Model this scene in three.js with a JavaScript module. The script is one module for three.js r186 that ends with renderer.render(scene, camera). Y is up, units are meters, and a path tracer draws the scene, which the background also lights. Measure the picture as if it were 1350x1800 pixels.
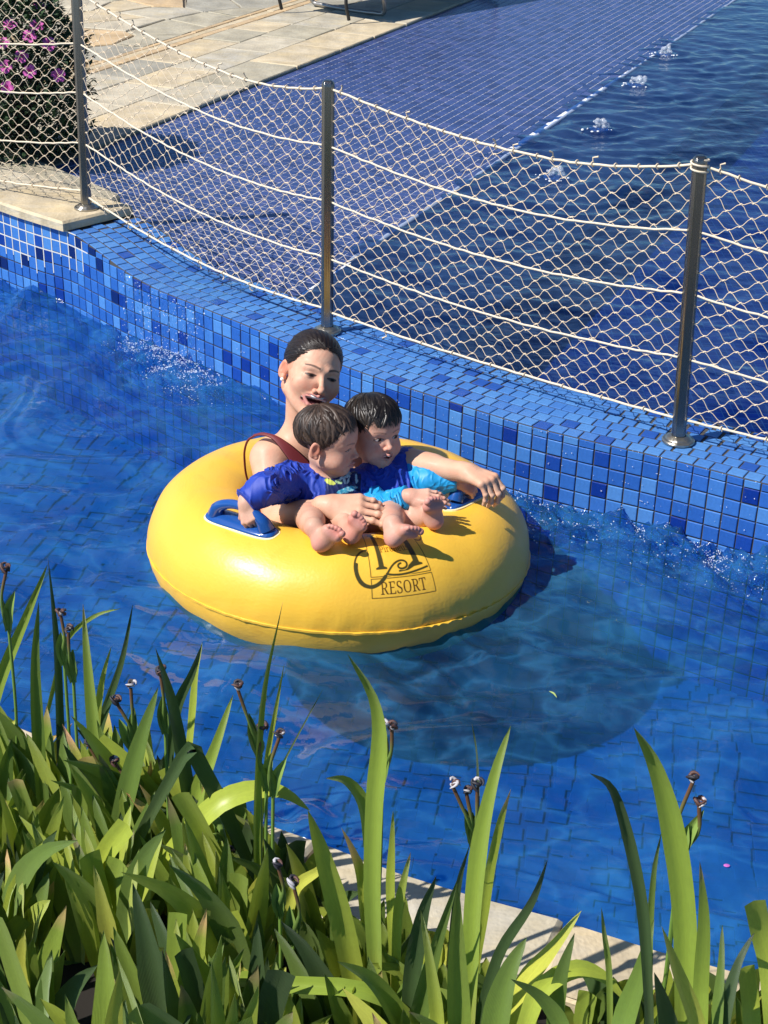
import * as THREE from 'three';
import { Sky } from 'three/addons/objects/Sky.js';
import { mergeGeometries, toCreasedNormals } from 'three/addons/utils/BufferGeometryUtils.js';
import { createNoise3D, createNoise2D } from 'simplex-noise';

// ---------------------------------------------------------------- camera, sky, sun, exposure
const scene = new THREE.Scene();
const EYE = new THREE.Vector3(0, 2.016, 0), PITCH = 27.5 * Math.PI / 180, FOCAL = 2702, ROLL = 0.024;
const camera = new THREE.PerspectiveCamera(2 * Math.atan(900 / FOCAL) * 180 / Math.PI, 0.75, 0.1, 400);
camera.position.copy(EYE);
camera.lookAt(0, EYE.y - Math.sin(PITCH), -Math.cos(PITCH));
camera.rotateZ(ROLL);
scene.add(camera);
const SUN = new THREE.Vector3(-0.60, 0.76, 0.27).normalize();
const sky = new Sky();
sky.name = 'sky';
sky.scale.setScalar(300);
Object.assign(sky.userData, { kind: 'structure' });
const su = sky.material.uniforms;
su.turbidity.value = 2.5; su.rayleigh.value = 1.2; su.mieCoefficient.value = 0.004; su.mieDirectionalG.value = 0.8;
su.sunPosition.value.copy(SUN);
if (su.cloudCoverage) { su.cloudCoverage.value = 0.3; su.cloudDensity.value = 0.4; }
scene.add(sky);
scene.environmentIntensity = 0.10;
const sun = new THREE.DirectionalLight(0xfff8f0, 5.2);
sun.position.copy(SUN).multiplyScalar(20).add(new THREE.Vector3(0, 0, -4.5));
sun.target.position.set(0, 0, -4.5);
sun.castShadow = true;
sun.shadow.mapSize.set(4096, 4096);
Object.assign(sun.shadow.camera, { left: -8, right: 8, top: 8, bottom: -8, near: 1, far: 60 });
scene.add(sun, sun.target);
const renderer = new THREE.WebGLRenderer({ antialias: true });
renderer.toneMapping = THREE.LinearToneMapping;
renderer.toneMappingExposure = 1.2;
renderer.shadowMap.enabled = true;

// ---------------------------------------------------------------- helpers
let seed = 12345;
const rnd = () => { seed = (seed + 0x6d2b79f5) | 0; let t = Math.imul(seed ^ (seed >>> 15), 1 | seed); t = (t + Math.imul(t ^ (t >>> 7), 61 | t)) ^ t; return ((t ^ (t >>> 14)) >>> 0) / 4294967296; };
const rr = (a, b) => a + (b - a) * rnd();
const n3 = createNoise3D(rnd), n2 = createNoise2D(rnd);
const V = (x, y, z) => new THREE.Vector3(x, y, z);
const clamp = (x, a, b) => Math.min(b, Math.max(a, x));
const mixn = (a, b, t) => a + (b - a) * t;
const sstep = (a, b, x) => { const t = clamp((x - a) / (b - a), 0, 1); return t * t * (3 - 2 * t); };
const fbm2 = (x, y, o = 4) => { let s = 0, a = 0.5; for (let i = 0; i < o; i++) { s += a * n2(x, y); x = x * 2.03 + 7.1; y = y * 2.03 - 3.7; a *= 0.5; } return s; };
// survey of the place: where the line of sight of a spot in the picture meets a level (Y), an upright plane (Z)
function sight(px, py) {
  const x = (px - 675) / FOCAL, y = (py - 900) / FOCAL, c = Math.cos(ROLL), s = Math.sin(ROLL), X = x * c + y * s, Y = y * c - x * s, sp = Math.sin(PITCH), cp = Math.cos(PITCH);
  return V(X, -sp - Y * cp, -cp + Y * sp);
}
const atY = (px, py, h) => { const d = sight(px, py); return EYE.clone().addScaledVector(d, (h - EYE.y) / d.y); };
const atZ = (px, py, z) => { const d = sight(px, py); return EYE.clone().addScaledVector(d, z / d.z); };
function seenAt(p) {
  const v = p.clone().sub(EYE), sp = Math.sin(PITCH), cp = Math.cos(PITCH), z = -v.y * sp - v.z * cp, X = v.x / z, Y = (-v.y * cp + v.z * sp) / z, c = Math.cos(ROLL), s = Math.sin(ROLL);
  return [675 + FOCAL * (X * c - Y * s), 900 + FOCAL * (Y * c + X * s), z];
}
const taken = new Map();
const numbered = (n) => { const k = taken.get(n) ?? 0; taken.set(n, k + 1); return k ? n + '_' + String(k).padStart(3, '0') : n; };
function tag(o, label, category, group, kind) {
  if (label) o.userData.label = label;
  if (category) o.userData.category = category;
  if (group) o.userData.group = group;
  if (kind) o.userData.kind = kind;
  return o;
}
function thing(name, label, category, pos = V(0, 0, 0), group, kind) {
  const o = new THREE.Group(); o.name = numbered(name); o.position.copy(pos); scene.add(o);
  return tag(o, label, category, group, kind);
}
function part(name, geo, mat, parent) {
  const m = new THREE.Mesh(geo, mat); m.castShadow = m.receiveShadow = true;
  if (parent) {
    const used = parent.userData.names ??= {}; void used;
    m.name = numbered(name); parent.add(m);
  } else { m.name = numbered(name); scene.add(m); }
  return m;
}
const struct = (name, geo, mat) => tag(part(name, geo, mat), null, null, null, 'structure');
const lin = (r, g, b) => new THREE.Color().setRGB(r, g, b);
const srgb = (r, g, b) => new THREE.Color().setRGB(r / 255, g / 255, b / 255, THREE.SRGBColorSpace);
const std = (color, roughness = 0.6, more = {}) => new THREE.MeshPhysicalMaterial({ color, roughness, ...more });
// grey-scale noise texture
function noiseTex(w, h, fn, srgbSpace = false, ch = 1) {
  const d = new Uint8Array(w * h * 4);
  for (let y = 0; y < h; y++) for (let x = 0; x < w; x++) {
    const v = fn(x / w, y / h), i = (y * w + x) * 4;
    if (ch === 1) { d[i] = d[i + 1] = d[i + 2] = clamp(v, 0, 1) * 255; } else { d[i] = clamp(v[0], 0, 1) * 255; d[i + 1] = clamp(v[1], 0, 1) * 255; d[i + 2] = clamp(v[2], 0, 1) * 255; }
    d[i + 3] = 255;
  }
  const t = new THREE.DataTexture(d, w, h); t.wrapS = t.wrapT = THREE.RepeatWrapping; t.magFilter = THREE.LinearFilter; t.minFilter = THREE.LinearFilter; t.needsUpdate = true;
  if (srgbSpace) t.colorSpace = THREE.SRGBColorSpace;
  return t;
}
// tileable noise through a torus in 4 values of 3-D noise (period 1)
const tnoise = (u, v, f, s = 0) => {
  const a = u * 2 * Math.PI, b = v * 2 * Math.PI, R = f / (2 * Math.PI);
  return 0.5 * (n3(Math.cos(a) * R + s, Math.sin(a) * R, Math.cos(b) * R + Math.sin(b) * R * 0.37 + s) + n3(Math.cos(b) * R - s, Math.sin(b) * R + 9.1, Math.sin(a) * R + 4.3 - Math.cos(a) * 0.41 * R));
};
const tfbm = (u, v, f, o = 4, s = 0) => { let r = 0, a = 0.5; for (let i = 0; i < o; i++) { r += a * tnoise(u, v, f, s + i * 3.3); f *= 2; a *= 0.5; } return r; };
// triangles collected by hand
class Tris {
  constructor() { this.p = []; this.n = []; this.u = []; this.c = []; this.i = []; }
  get count() { return this.p.length / 3; }
  v(p, n, u = 0, v = 0, c) { this.p.push(p.x, p.y, p.z); if (n) this.n.push(n.x, n.y, n.z); this.u.push(u, v); if (c) this.c.push(c.r ?? c[0], c.g ?? c[1], c.b ?? c[2]); return this.p.length / 3 - 1; }
  t(a, b, c) { this.i.push(a, b, c); }
  q(a, b, c, d) { this.i.push(a, b, c, a, c, d); }
  geo(off) {
    const g = new THREE.BufferGeometry();
    if (off) for (let k = 0; k < this.p.length; k += 3) { this.p[k] -= off.x; this.p[k + 1] -= off.y; this.p[k + 2] -= off.z; }
    g.setAttribute('position', new THREE.Float32BufferAttribute(this.p, 3));
    g.setAttribute('uv', new THREE.Float32BufferAttribute(this.u, 2));
    if (this.c.length) g.setAttribute('color', new THREE.Float32BufferAttribute(this.c, 3));
    g.setIndex(this.i);
    if (this.n.length) g.setAttribute('normal', new THREE.Float32BufferAttribute(this.n, 3)); else g.computeVertexNormals();
    return g;
  }
}
// tube through points with a radius at each (sides sides)
function tube(T, pts, rad, sides = 6, color, cap = true) {
  const N = pts.length, up = V(0, 1, 0); let prev = null, rows = [];
  for (let i = 0; i < N; i++) {
    const t = pts[Math.min(i + 1, N - 1)].clone().sub(pts[Math.max(i - 1, 0)]).normalize();
    let a = prev ? prev.clone().addScaledVector(t, -prev.dot(t)) : (Math.abs(t.y) > 0.9 ? V(1, 0, 0) : up.clone()).cross(t);
    a.normalize(); prev = a; const b = t.clone().cross(a), r = typeof rad === 'number' ? rad : Array.isArray(rad) ? rad[i] : rad(i / (N - 1)), row = [];
    for (let k = 0; k < sides; k++) {
      const th = k / sides * 2 * Math.PI, n = a.clone().multiplyScalar(Math.cos(th)).addScaledVector(b, Math.sin(th));
      row.push(T.v(pts[i].clone().addScaledVector(n, r), n, k / sides, i / (N - 1), typeof color === 'function' ? color(i / (N - 1)) : color));
    }
    rows.push(row);
  }
  for (let i = 0; i + 1 < N; i++) for (let k = 0; k < sides; k++) T.q(rows[i][k], rows[i][(k + 1) % sides], rows[i + 1][(k + 1) % sides], rows[i + 1][k]);
  if (cap) for (const [row, s] of [[rows[0], -1], [rows[N - 1], 1]]) for (let k = 1; k + 1 < sides; k++) s > 0 ? T.t(row[0], row[k], row[k + 1]) : T.t(row[0], row[k + 1], row[k]);
}
const curve = (pts, n) => new THREE.CatmullRomCurve3(pts, false, 'centripetal').getPoints(n);

// ================================================================ the setting: walls, floors, decks
const WALL_TOP = 0.21, TILE = 0.048, RIVER_FLOOR = -0.46, POOL_WATER = 0.203, POOL_FLOOR = -0.55, DECK = 0.30;
// plan of the dividing wall's front edge (x, z), left to right
const wallPlan = new THREE.CatmullRomCurve3([[-4.2, -8.2], [-2.6, -6.76], ...[[0, 368, 0.285], [60, 389, 0.285], [120, 407, 0.285], [162, 434, 0.268], [218, 475, 0.236], [320, 527, 0.21], [444, 577, 0.21], [600, 642, 0.21], [778, 702, 0.21], [941, 752, 0.21], [1181, 809, 0.21], [1350, 852, 0.21]].map(([x, y, h]) => { const p = atY(x, y, h); return [p.x, p.z]; }), [1.6, -3.38], [2.6, -2.92], [3.8, -2.4]].map(([x, z]) => V(x, 0, z)), false, 'centripetal');
wallPlan.arcLengthDivisions = 2000;
const wallLen = wallPlan.getLength();
const wallAt = (s) => { const u = clamp(s / wallLen, 0, 1), p = wallPlan.getPointAt(u), t = wallPlan.getTangentAt(u); t.y = 0; t.normalize(); return { p, t, n: V(-t.z, 0, t.x) }; };   // n points to the river
const wallTable = []; for (let s = 0; s <= wallLen; s += 0.02) wallTable.push([wallAt(s).p.x, wallAt(s).p.z, s]);
function wallByX(x) { let a = 0, b = wallTable.length - 1; while (b - a > 1) { const m = (a + b) >> 1; wallTable[m][0] < x ? a = m : b = m; } const t = (x - wallTable[a][0]) / (wallTable[b][0] - wallTable[a][0]); return { z: mixn(wallTable[a][1], wallTable[b][1], t), s: mixn(wallTable[a][2], wallTable[b][2], t) }; }
const S_COPING = wallByX(atY(119, 406, 0.285).x).s, S_LOW = wallByX(atY(300, 518, 0.21).x).s;
const topAt = (s) => s < S_COPING ? 0.285 : mixn(0.283, WALL_TOP, sstep(S_COPING - 0.05, S_LOW, s));
const WALL_W = 0.31;
const behindWall = (p, far = WALL_W - 0.05) => { const q = wallAt(wallByX(p.x).s); return (p.x - q.p.x) * q.n.x + (p.z - q.p.z) * q.n.z < -far; };

// a tile with chamfered edges lying in xy, its face at z = t
function tileGeo(w, h, t, b, wobble = 0) {
  const T = new Tris(), o = [[-w / 2, -h / 2], [w / 2, -h / 2], [w / 2, h / 2], [-w / 2, h / 2]].map(([x, y]) => [x + rr(-wobble, wobble), y + rr(-wobble, wobble)]), f = o.map(([x, y]) => [x * (1 - 2 * b / w), y * (1 - 2 * b / h)]);
  const quad = (a, c, d, e) => { const n = V().subVectors(c, a).cross(V().subVectors(e, a)).normalize(), k = [a, c, d, e].map((p) => T.v(p, n, p.x, p.y)); T.q(...k); };
  const P = (q, z) => V(q[0], q[1], z);
  quad(P(f[0], t), P(f[1], t), P(f[2], t), P(f[3], t));
  for (let i = 0; i < 4; i++) { const j = (i + 1) % 4; quad(P(o[i], t - b * 0.7), P(o[j], t - b * 0.7), P(f[j], t), P(f[i], t)); quad(P(o[i], 0), P(o[j], 0), P(o[j], t - b * 0.7), P(o[i], t - b * 0.7)); }
  return T.geo();
}
const tileBump = noiseTex(256, 256, (u, v) => 0.5 + 0.5 * tfbm(u, v, 7, 4));
tileBump.repeat.set(6, 6);
const tileTone = noiseTex(256, 256, (u, v) => { const g = 0.9 + 0.16 * tfbm(u, v, 9, 4, 2); return [g, g, g]; }, false, 3);
tileTone.repeat.set(7, 7);
const glaze = (c, rough = 0.16) => std(c, rough, { bumpMap: tileBump, bumpScale: 0.0007, map: tileTone, specularIntensity: 0.8 });
const wallTones = [[0.028, 0.125, 0.46], [0.042, 0.165, 0.53], [0.058, 0.205, 0.57], [0.085, 0.26, 0.62], [0.034, 0.145, 0.51], [0.006, 0.036, 0.27], [0.012, 0.066, 0.36], [0.004, 0.014, 0.12]].map((c) => lin(...c));
const wallMats = wallTones.map((c) => glaze(c));
const pickTone = (dark = 1) => { const r = rnd(); return r < 0.22 ? 0 : r < 0.42 ? 1 : r < 0.62 ? 2 : r < 0.74 ? 3 : r < 0.86 ? 4 : r < 0.86 + 0.05 * dark ? 5 : r < 0.97 ? 6 : 4; };
const wallShapes = [0, 1, 2, 3].map(() => tileGeo(0.0438, 0.0438, 0.0034, 0.0018, 0.0006));
const grout = std(lin(0.065, 0.062, 0.055), 0.9), whiteGrout = std(lin(0.62, 0.62, 0.58), 0.85);

// wall core
const wall = thing('pool_wall', 'curved wall of blue glazed tiles between the two pools', 'wall', V(0, 0, 0), null, 'structure');
{
  const T = new Tris(), N = 500, rows = [];
  for (let i = 0; i <= N; i++) {
    const s = i / N * wallLen, { p, n } = wallAt(s), y = topAt(s), back = p.clone().addScaledVector(n, -WALL_W);
    rows.push([T.v(V(p.x, -0.9, p.z), n), T.v(V(p.x, y, p.z), n), T.v(V(p.x, y, p.z), V(0, 1, 0)), T.v(V(back.x, y, back.z), V(0, 1, 0)), T.v(V(back.x, y, back.z), n.clone().negate()), T.v(V(back.x, -0.9, back.z), n.clone().negate())]);
  }
  for (let i = 0; i < N; i++) { const a = rows[i], b = rows[i + 1]; T.q(a[0], b[0], b[1], a[1]); T.q(a[2], b[2], b[3], a[3]); T.q(a[4], b[4], b[5], a[5]); }
  for (const r of [rows[0], rows[N]]) T.q(r[0], r[1], r[3], r[5]);
  part('core', T.geo(), grout, wall);
}
// tiles of the wall: those that show largest are parts, the rest one joined field
{
  const slots = [], up = V(0, 1, 0), M = new THREE.Matrix4();
  for (let k = 0; k * TILE < wallLen; k++) {
    const s = (k + 0.5) * TILE, { p, t, n } = wallAt(s), yTop = topAt(s), left = s < S_COPING + 0.32;
    for (let r = 0; r < 18; r++) {
      const y = WALL_TOP + 0.0745 - (r + 0.5) * TILE;               // rows run level; the sloping edge cuts them
      if (y - 0.5 * TILE > yTop - 0.012 || y < RIVER_FLOOR - 0.05) continue;
      let h = 1, yy = y;
      if (y + 0.5 * TILE > yTop) { h = clamp((yTop - (y - 0.5 * TILE)) / TILE, 0.25, 1); yy = y - 0.5 * TILE * (1 - h); }
      M.makeBasis(t, up, n).setPosition(p.x + n.x * 0.0005, yy, p.z + n.z * 0.0005);
      const m = M.clone(); if (h < 0.99) m.scale(V(1, h, 1)); m.multiply(new THREE.Matrix4().makeRotationZ(rr(-0.012, 0.012)));
      let tone = pickTone(); if (left && y > 0.05 && rnd() < 0.14) tone = 7; else if (left && rnd() < 0.3) tone = 0;
      slots.push({ m, tone, p: V(p.x, yy, p.z), wet: y < 0.03 });
    }
    if (s < S_COPING) continue;
    const slope = Math.atan2(topAt(s + 0.02) - topAt(s - 0.02), 0.04);
    for (let r = 0; r < 6; r++) {
      const off = (r + 0.5) * 0.0505, sh = r % 2 ? 0.012 : -0.004, q = wallAt(s + sh), b = q.p.clone().addScaledVector(q.n, -off), tt = V(q.t.x * Math.cos(slope), Math.sin(slope), q.t.z * Math.cos(slope));
      const nn = tt.clone().cross(q.n.clone().negate()).normalize(); if (nn.y < 0) nn.negate();
      M.makeBasis(tt, q.n.clone().negate(), nn).setPosition(b.x, topAt(s + sh) + 0.0004, b.z);
      const shrink = 1 - off / 3;
      slots.push({ m: M.clone().scale(V(clamp(shrink, 0.9, 1.03), 1, 1)).multiply(new THREE.Matrix4().makeRotationZ(rr(-0.02, 0.02))), tone: rnd() < 0.10 ? 6 : 1 + Math.floor(rnd() * 3), p: b.clone().setY(topAt(s)), top: true });
    }
  }
  const topMats = wallTones.map((c, i) => glaze(c.clone().lerp(lin(0.10, 0.24, 0.50), i > 4 ? 0.15 : 0.35), 0.22));  // paler copies for the top faces: sky reflection put into the tile colour
  for (const q of slots) { const [x, y, z] = seenAt(q.p); q.size = x > -30 && x < 1380 && y > 0 && y < 1800 && q.p.y > -0.02 ? 1 / z * (q.top ? 0.8 : 1) : 0; }
  slots.sort((a, b) => b.size - a.size);
  const rest = [];
  slots.forEach((q, i) => {
    const g = wallShapes[i % 4];
    if (i < 296 && q.size > 0) { const m = part('tile', g, (q.top ? topMats : wallMats)[q.tone], wall); m.applyMatrix4(q.m); } else { const c = g.clone().applyMatrix4(q.m), col = (q.top ? topMats : wallMats)[q.tone].color, a = new Float32Array(c.attributes.position.count * 3); for (let k = 0; k < a.length; k += 3) { a[k] = col.r; a[k + 1] = col.g; a[k + 2] = col.b; } c.setAttribute('color', new THREE.BufferAttribute(a, 3)); rest.push(c); }
  });
  const fieldMat = glaze(lin(1, 1, 1), 0.18); fieldMat.vertexColors = true;
  tag(part('tile_field', mergeGeometries(rest), fieldMat, wall), null, null, null, 'stuff');
  // white lime joints on the higher left stretch
  const T = new Tris(), strip = (s0, s1, y0, y1) => { for (let s = s0; s < s1; s += 0.03) { const a = wallAt(s), b = wallAt(Math.min(s + 0.03, s1)), P = (q, y) => V(q.p.x + q.n.x * 0.0042, y, q.p.z + q.n.z * 0.0042); T.q(T.v(P(a, y0), a.n), T.v(P(b, y0), b.n), T.v(P(b, y1), b.n), T.v(P(a, y1), a.n)); } };
  for (let r = 0; r < 4; r++) { const y = WALL_TOP + 0.0745 - r * TILE; strip(Math.max(0, S_COPING - 1.2), S_COPING + [0.06, 0.14, 0.02, -0.22][r], y - 0.0024, y + 0.0024); }
  for (let k = Math.floor((S_COPING - 1.2) / TILE); k * TILE < S_COPING + 0.10; k++) { const s = k * TILE, low = WALL_TOP - 0.065 + rr(-0.045, 0.035) - (s > S_COPING - 0.4 && s < S_COPING - 0.05 ? 0.025 : -0.02); strip(s - 0.0024, s + 0.0024, low, topAt(s) - 0.002); }
  part('lime_joints', T.geo(), whiteGrout, wall);
}

// ---------------- stone
const stoneTex = (s, warm) => noiseTex(512, 512, (u, v) => {
  const w = tfbm(u, v, 3, 5, s), b = tfbm(u + 0.1 * w, v * 3, 4, 4, s + 5), f = tfbm(u, v, 40, 3, s + 9), g = 0.80 + 0.42 * w + 0.14 * f, y = clamp(0.5 + 1.1 * b, 0, 1) * warm;
  return [g * (1 + 0.06 * y), g * (1 - 0.02 * y), g * (1 - 0.20 * y)];
}, false, 3);
const stoneMaps = [stoneTex(1, 0.5), stoneTex(21, 1.0)];
const stoneBump = noiseTex(512, 512, (u, v) => 0.5 + 0.5 * tfbm(u, v, 8, 5, 31) + 0.12 * tfbm(u, v, 60, 2, 3));
const stoneMat = (c, k) => std(c, 0.72, { map: stoneMaps[k], bumpMap: stoneBump, bumpScale: 0.006 });
const stoneMats = [stoneMat(lin(0.60, 0.54, 0.41), 0), stoneMat(lin(0.48, 0.44, 0.33), 0), stoneMat(lin(0.64, 0.55, 0.39), 1), stoneMat(lin(0.40, 0.38, 0.31), 0), stoneMat(lin(0.64, 0.48, 0.29), 1), stoneMat(lin(0.56, 0.52, 0.42), 1)];
// a slab with worn edges from a plan polygon (x, z), its top at y
function slab(poly, y, thick, bevel = 0.006, uvScale = 1.3) {
  const T = new Tris(), c = poly.reduce((a, p) => [a[0] + p[0] / poly.length, a[1] + p[1] / poly.length], [0, 0]), N = poly.length, u0 = rnd() * 3, v0 = rnd() * 3;
  let area = 0; for (let i = 0; i < N; i++) { const [a, b] = [poly[i], poly[(i + 1) % N]]; area += a[0] * b[1] - b[0] * a[1]; }
  const P = area > 0 ? [...poly].reverse() : poly;
  const inset = P.map(([x, z]) => { const l = Math.hypot(x - c[0], z - c[1]); return [x + (c[0] - x) / l * bevel * 1.4, z + (c[1] - z) / l * bevel * 1.4]; });
  const top = inset.map(([x, z]) => T.v(V(x, y, z), V(0, 1, 0), x * uvScale + u0, z * uvScale + v0));
  for (let i = 1; i + 1 < N; i++) T.t(top[0], top[i], top[i + 1]);
  for (let i = 0; i < N; i++) {
    const j = (i + 1) % N, a = V(P[i][0], y - bevel, P[i][1]), b = V(P[j][0], y - bevel, P[j][1]), ai = V(inset[i][0], y, inset[i][1]), bi = V(inset[j][0], y, inset[j][1]);
    const out = V().subVectors(b, a).cross(V(0, 1, 0)).normalize().negate(); const o2 = out.dot(V(a.x - c[0], 0, a.z - c[1])) < 0 ? out.negate() : out, nb = o2.clone().add(V(0, 1, 0)).normalize();
    const L = a.distanceTo(b) * uvScale;
    T.q(T.v(a, nb, 0, 0), T.v(b, nb, L, 0), T.v(bi, nb, L, 0.02), T.v(ai, nb, 0, 0.02));
    T.q(T.v(V(a.x, y - thick, a.z), o2, 0, 0), T.v(V(b.x, y - thick, b.z), o2, L, 0), T.v(b, o2, L, thick * 2), T.v(a, o2, 0, thick * 2));
  }
  return T.geo();
}
// clip a convex-ish polygon by a half plane ax + bz <= c
function clipPoly(poly, a, b, c) {
  const out = [];
  for (let i = 0; i < poly.length; i++) { const p = poly[i], q = poly[(i + 1) % poly.length], dp = a * p[0] + b * p[1] - c, dq = a * q[0] + b * q[1] - c; if (dp <= 0) out.push(p); if (dp * dq < 0) { const t = dp / (dp - dq); out.push([p[0] + (q[0] - p[0]) * t, p[1] + (q[1] - p[1]) * t]); } }
  return out;
}
// base ground, wide enough for the horizon, below every basin
{
  const g = new THREE.PlaneGeometry(400, 400); g.rotateX(-Math.PI / 2); g.translate(0, -0.95, 0);
  struct('ground', g, std(lin(0.30, 0.28, 0.23), 0.9));
}
// the deck of stone beyond the ramp: edge runs from E0 towards E1
const E0 = atY(60, 300, DECK).setY(0), E1 = atY(820, 0, DECK).setY(0), eDir = E1.clone().sub(E0).normalize(), eOut = V(-eDir.z, 0, eDir.x).negate();   // eOut points to the deck (left, away)
if (eOut.x > 0) eOut.negate();
const onDeck = (a, b, y = DECK) => E0.clone().addScaledVector(eDir, a).addScaledVector(eOut, b).setY(y);   // a along the edge, b away from the pool
const deck = thing('stone_deck', 'sunlit terrace of beige stone slabs beside the tiled ramp', 'terrace', V(0, 0, 0), null, 'structure');
{
  const back = (q, off) => q.p.clone().addScaledVector(q.n, -off), bed = [onDeck(-0.2, 0), onDeck(40, 0), onDeck(40, 30), back(wallAt(0.02), 0.5), back(wallAt(S_COPING - 0.9), 0.42)].map((p) => [p.x, p.z]);
  part('bedding', slab(bed, DECK - 0.012, 0.5), std(lin(0.22, 0.19, 0.14), 0.95), deck);
  const cell = (a0, a1, b0, b1, j) => [[a0, b0], [a1, b0], [a1, b1], [a0, b1]].map(([a, b]) => { const p = onDeck(a + rr(-j, j), b + rr(-j, j)); return [p.x, p.z]; });
  let count = 0;
  const lay = (poly, k) => { if (poly.length > 2 && poly.every(([x, z]) => behindWall(V(x, 0, z), 0.36))) { part('slab', slab(poly, DECK + rr(-0.003, 0.003), 0.04, 0.005), stoneMats[k ?? Math.floor(rnd() * 6)], deck); count++; } };
  const g = 0.004;
  // two courses of long cut slabs along the edge
  for (let row = 0; row < 2; row++) for (let a = -1.6 + row * 0.21; a < 9;) { const L = rr(0.38, 0.62); lay(cell(a + g, a + L - g, row * 0.30 + g, row * 0.30 + 0.30 - g, 0.002), [0, 5, 1, 0, 3, 2][Math.floor(rnd() * 6)]); a += L; }
  for (let a = -1.5; a < 9;) { const L = rr(0.3, 0.7); lay(cell(a + g, a + L - g, 0.60 + g, 0.60 + 0.26 - g, 0.004), [3, 1, 5, 2][Math.floor(rnd() * 4)]); a += L; }
  // two narrow orange bands
  for (const b of [0.86, 0.965]) for (let a = -1.5; a < 10;) { const L = rr(0.5, 1.0); lay(cell(a + 0.003, a + L - 0.003, b + 0.004, b + (b < 0.9 ? 0.05 : 0.035), 0.001), 4); a += L; }
  for (let a = -1.5; a < 10;) { const L = rr(0.4, 0.9); lay(cell(a + 0.003, a + L - 0.003, 0.914, 0.961, 0.002), 2); a += L; }
  // crazy paving beyond: cells of scattered points
  const pts = []; for (let a = -1.6; a < 10; a += 0.42) for (let b = 1.1; b < 4.6; b += 0.36) pts.push([a + rr(-0.16, 0.16), b + rr(-0.14, 0.14)]);
  for (const [a, b] of pts) {
    let poly = [[a - 0.5, 1.003], [a + 0.5, 1.003], [a + 0.5, b + 0.5], [a - 0.5, b + 0.5]]; if (b - 0.5 > 1.003) { poly[0][1] = poly[1][1] = b - 0.5; }
    for (const [c, d] of pts) { const da = c - a, db = d - b, L = Math.hypot(da, db); if (L > 0 && L < 1.1) poly = clipPoly(poly, da / L, db / L, (da * (a + c) / 2 + db * (b + d) / 2) / L - 0.006); }
    if (poly.length < 3) continue;
    const rough = []; poly.forEach((p, i) => { const q = poly[(i + 1) % poly.length]; for (let k = 0; k < 3; k++) { const t = k / 3, ca = p[0] + (q[0] - p[0]) * t, cb = p[1] + (q[1] - p[1]) * t, sgn = k ? rr(-0.008, 0.002) : 0; const la = ca - a, lb = cb - b, L = Math.hypot(la, lb) || 1; rough.push([ca + la / L * sgn, cb + lb / L * sgn]); } });
    lay(rough.map(([c, d]) => { const p = onDeck(c, d); return [p.x, p.z]; }));
  }
}
// coping of stone on the higher left stretch of the wall, with the slabs between it and the terrace
const wallCoping = thing('wall_coping', 'beige stone coping on the higher left end of the wall', 'coping', V(0, 0, 0), null, 'structure');
{
  const edge = (s, off) => { const q = wallAt(s), p = q.p.clone().addScaledVector(q.n, off); return [p.x, p.z]; };
  const s1 = S_COPING + 0.005;
  for (const [a, b, k] of [[s1 - 0.50, s1, 2], [s1 - 1.05, s1 - 0.506, 0], [s1 - 1.6, s1 - 1.056, 5], [s1 - 2.2, s1 - 1.606, 2]]) {
    const poly = []; for (let i = 0; i <= 4; i++) poly.push(edge(mixn(a, b, i / 4), 0.022));
    for (let i = 4; i >= 0; i--) poly.push(edge(mixn(a, b, i / 4), -0.30));
    part('coping_stone', slab(poly, 0.325, 0.036, 0.008, 1.6), stoneMats[k], wallCoping);
  }
  // lower course behind, reaching a little further along
  const poly = [edge(s1 - 1.9, -0.308), edge(s1 - 0.9, -0.308), edge(s1 - 0.3, -0.308), edge(s1 - 0.10, -0.31), edge(s1 - 0.14, -0.40), edge(s1 - 1.9, -0.60)];
  part('coping_stone', slab(poly, 0.312, 0.05, 0.01, 1.6), stoneMats[1], wallCoping);
}

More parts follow.
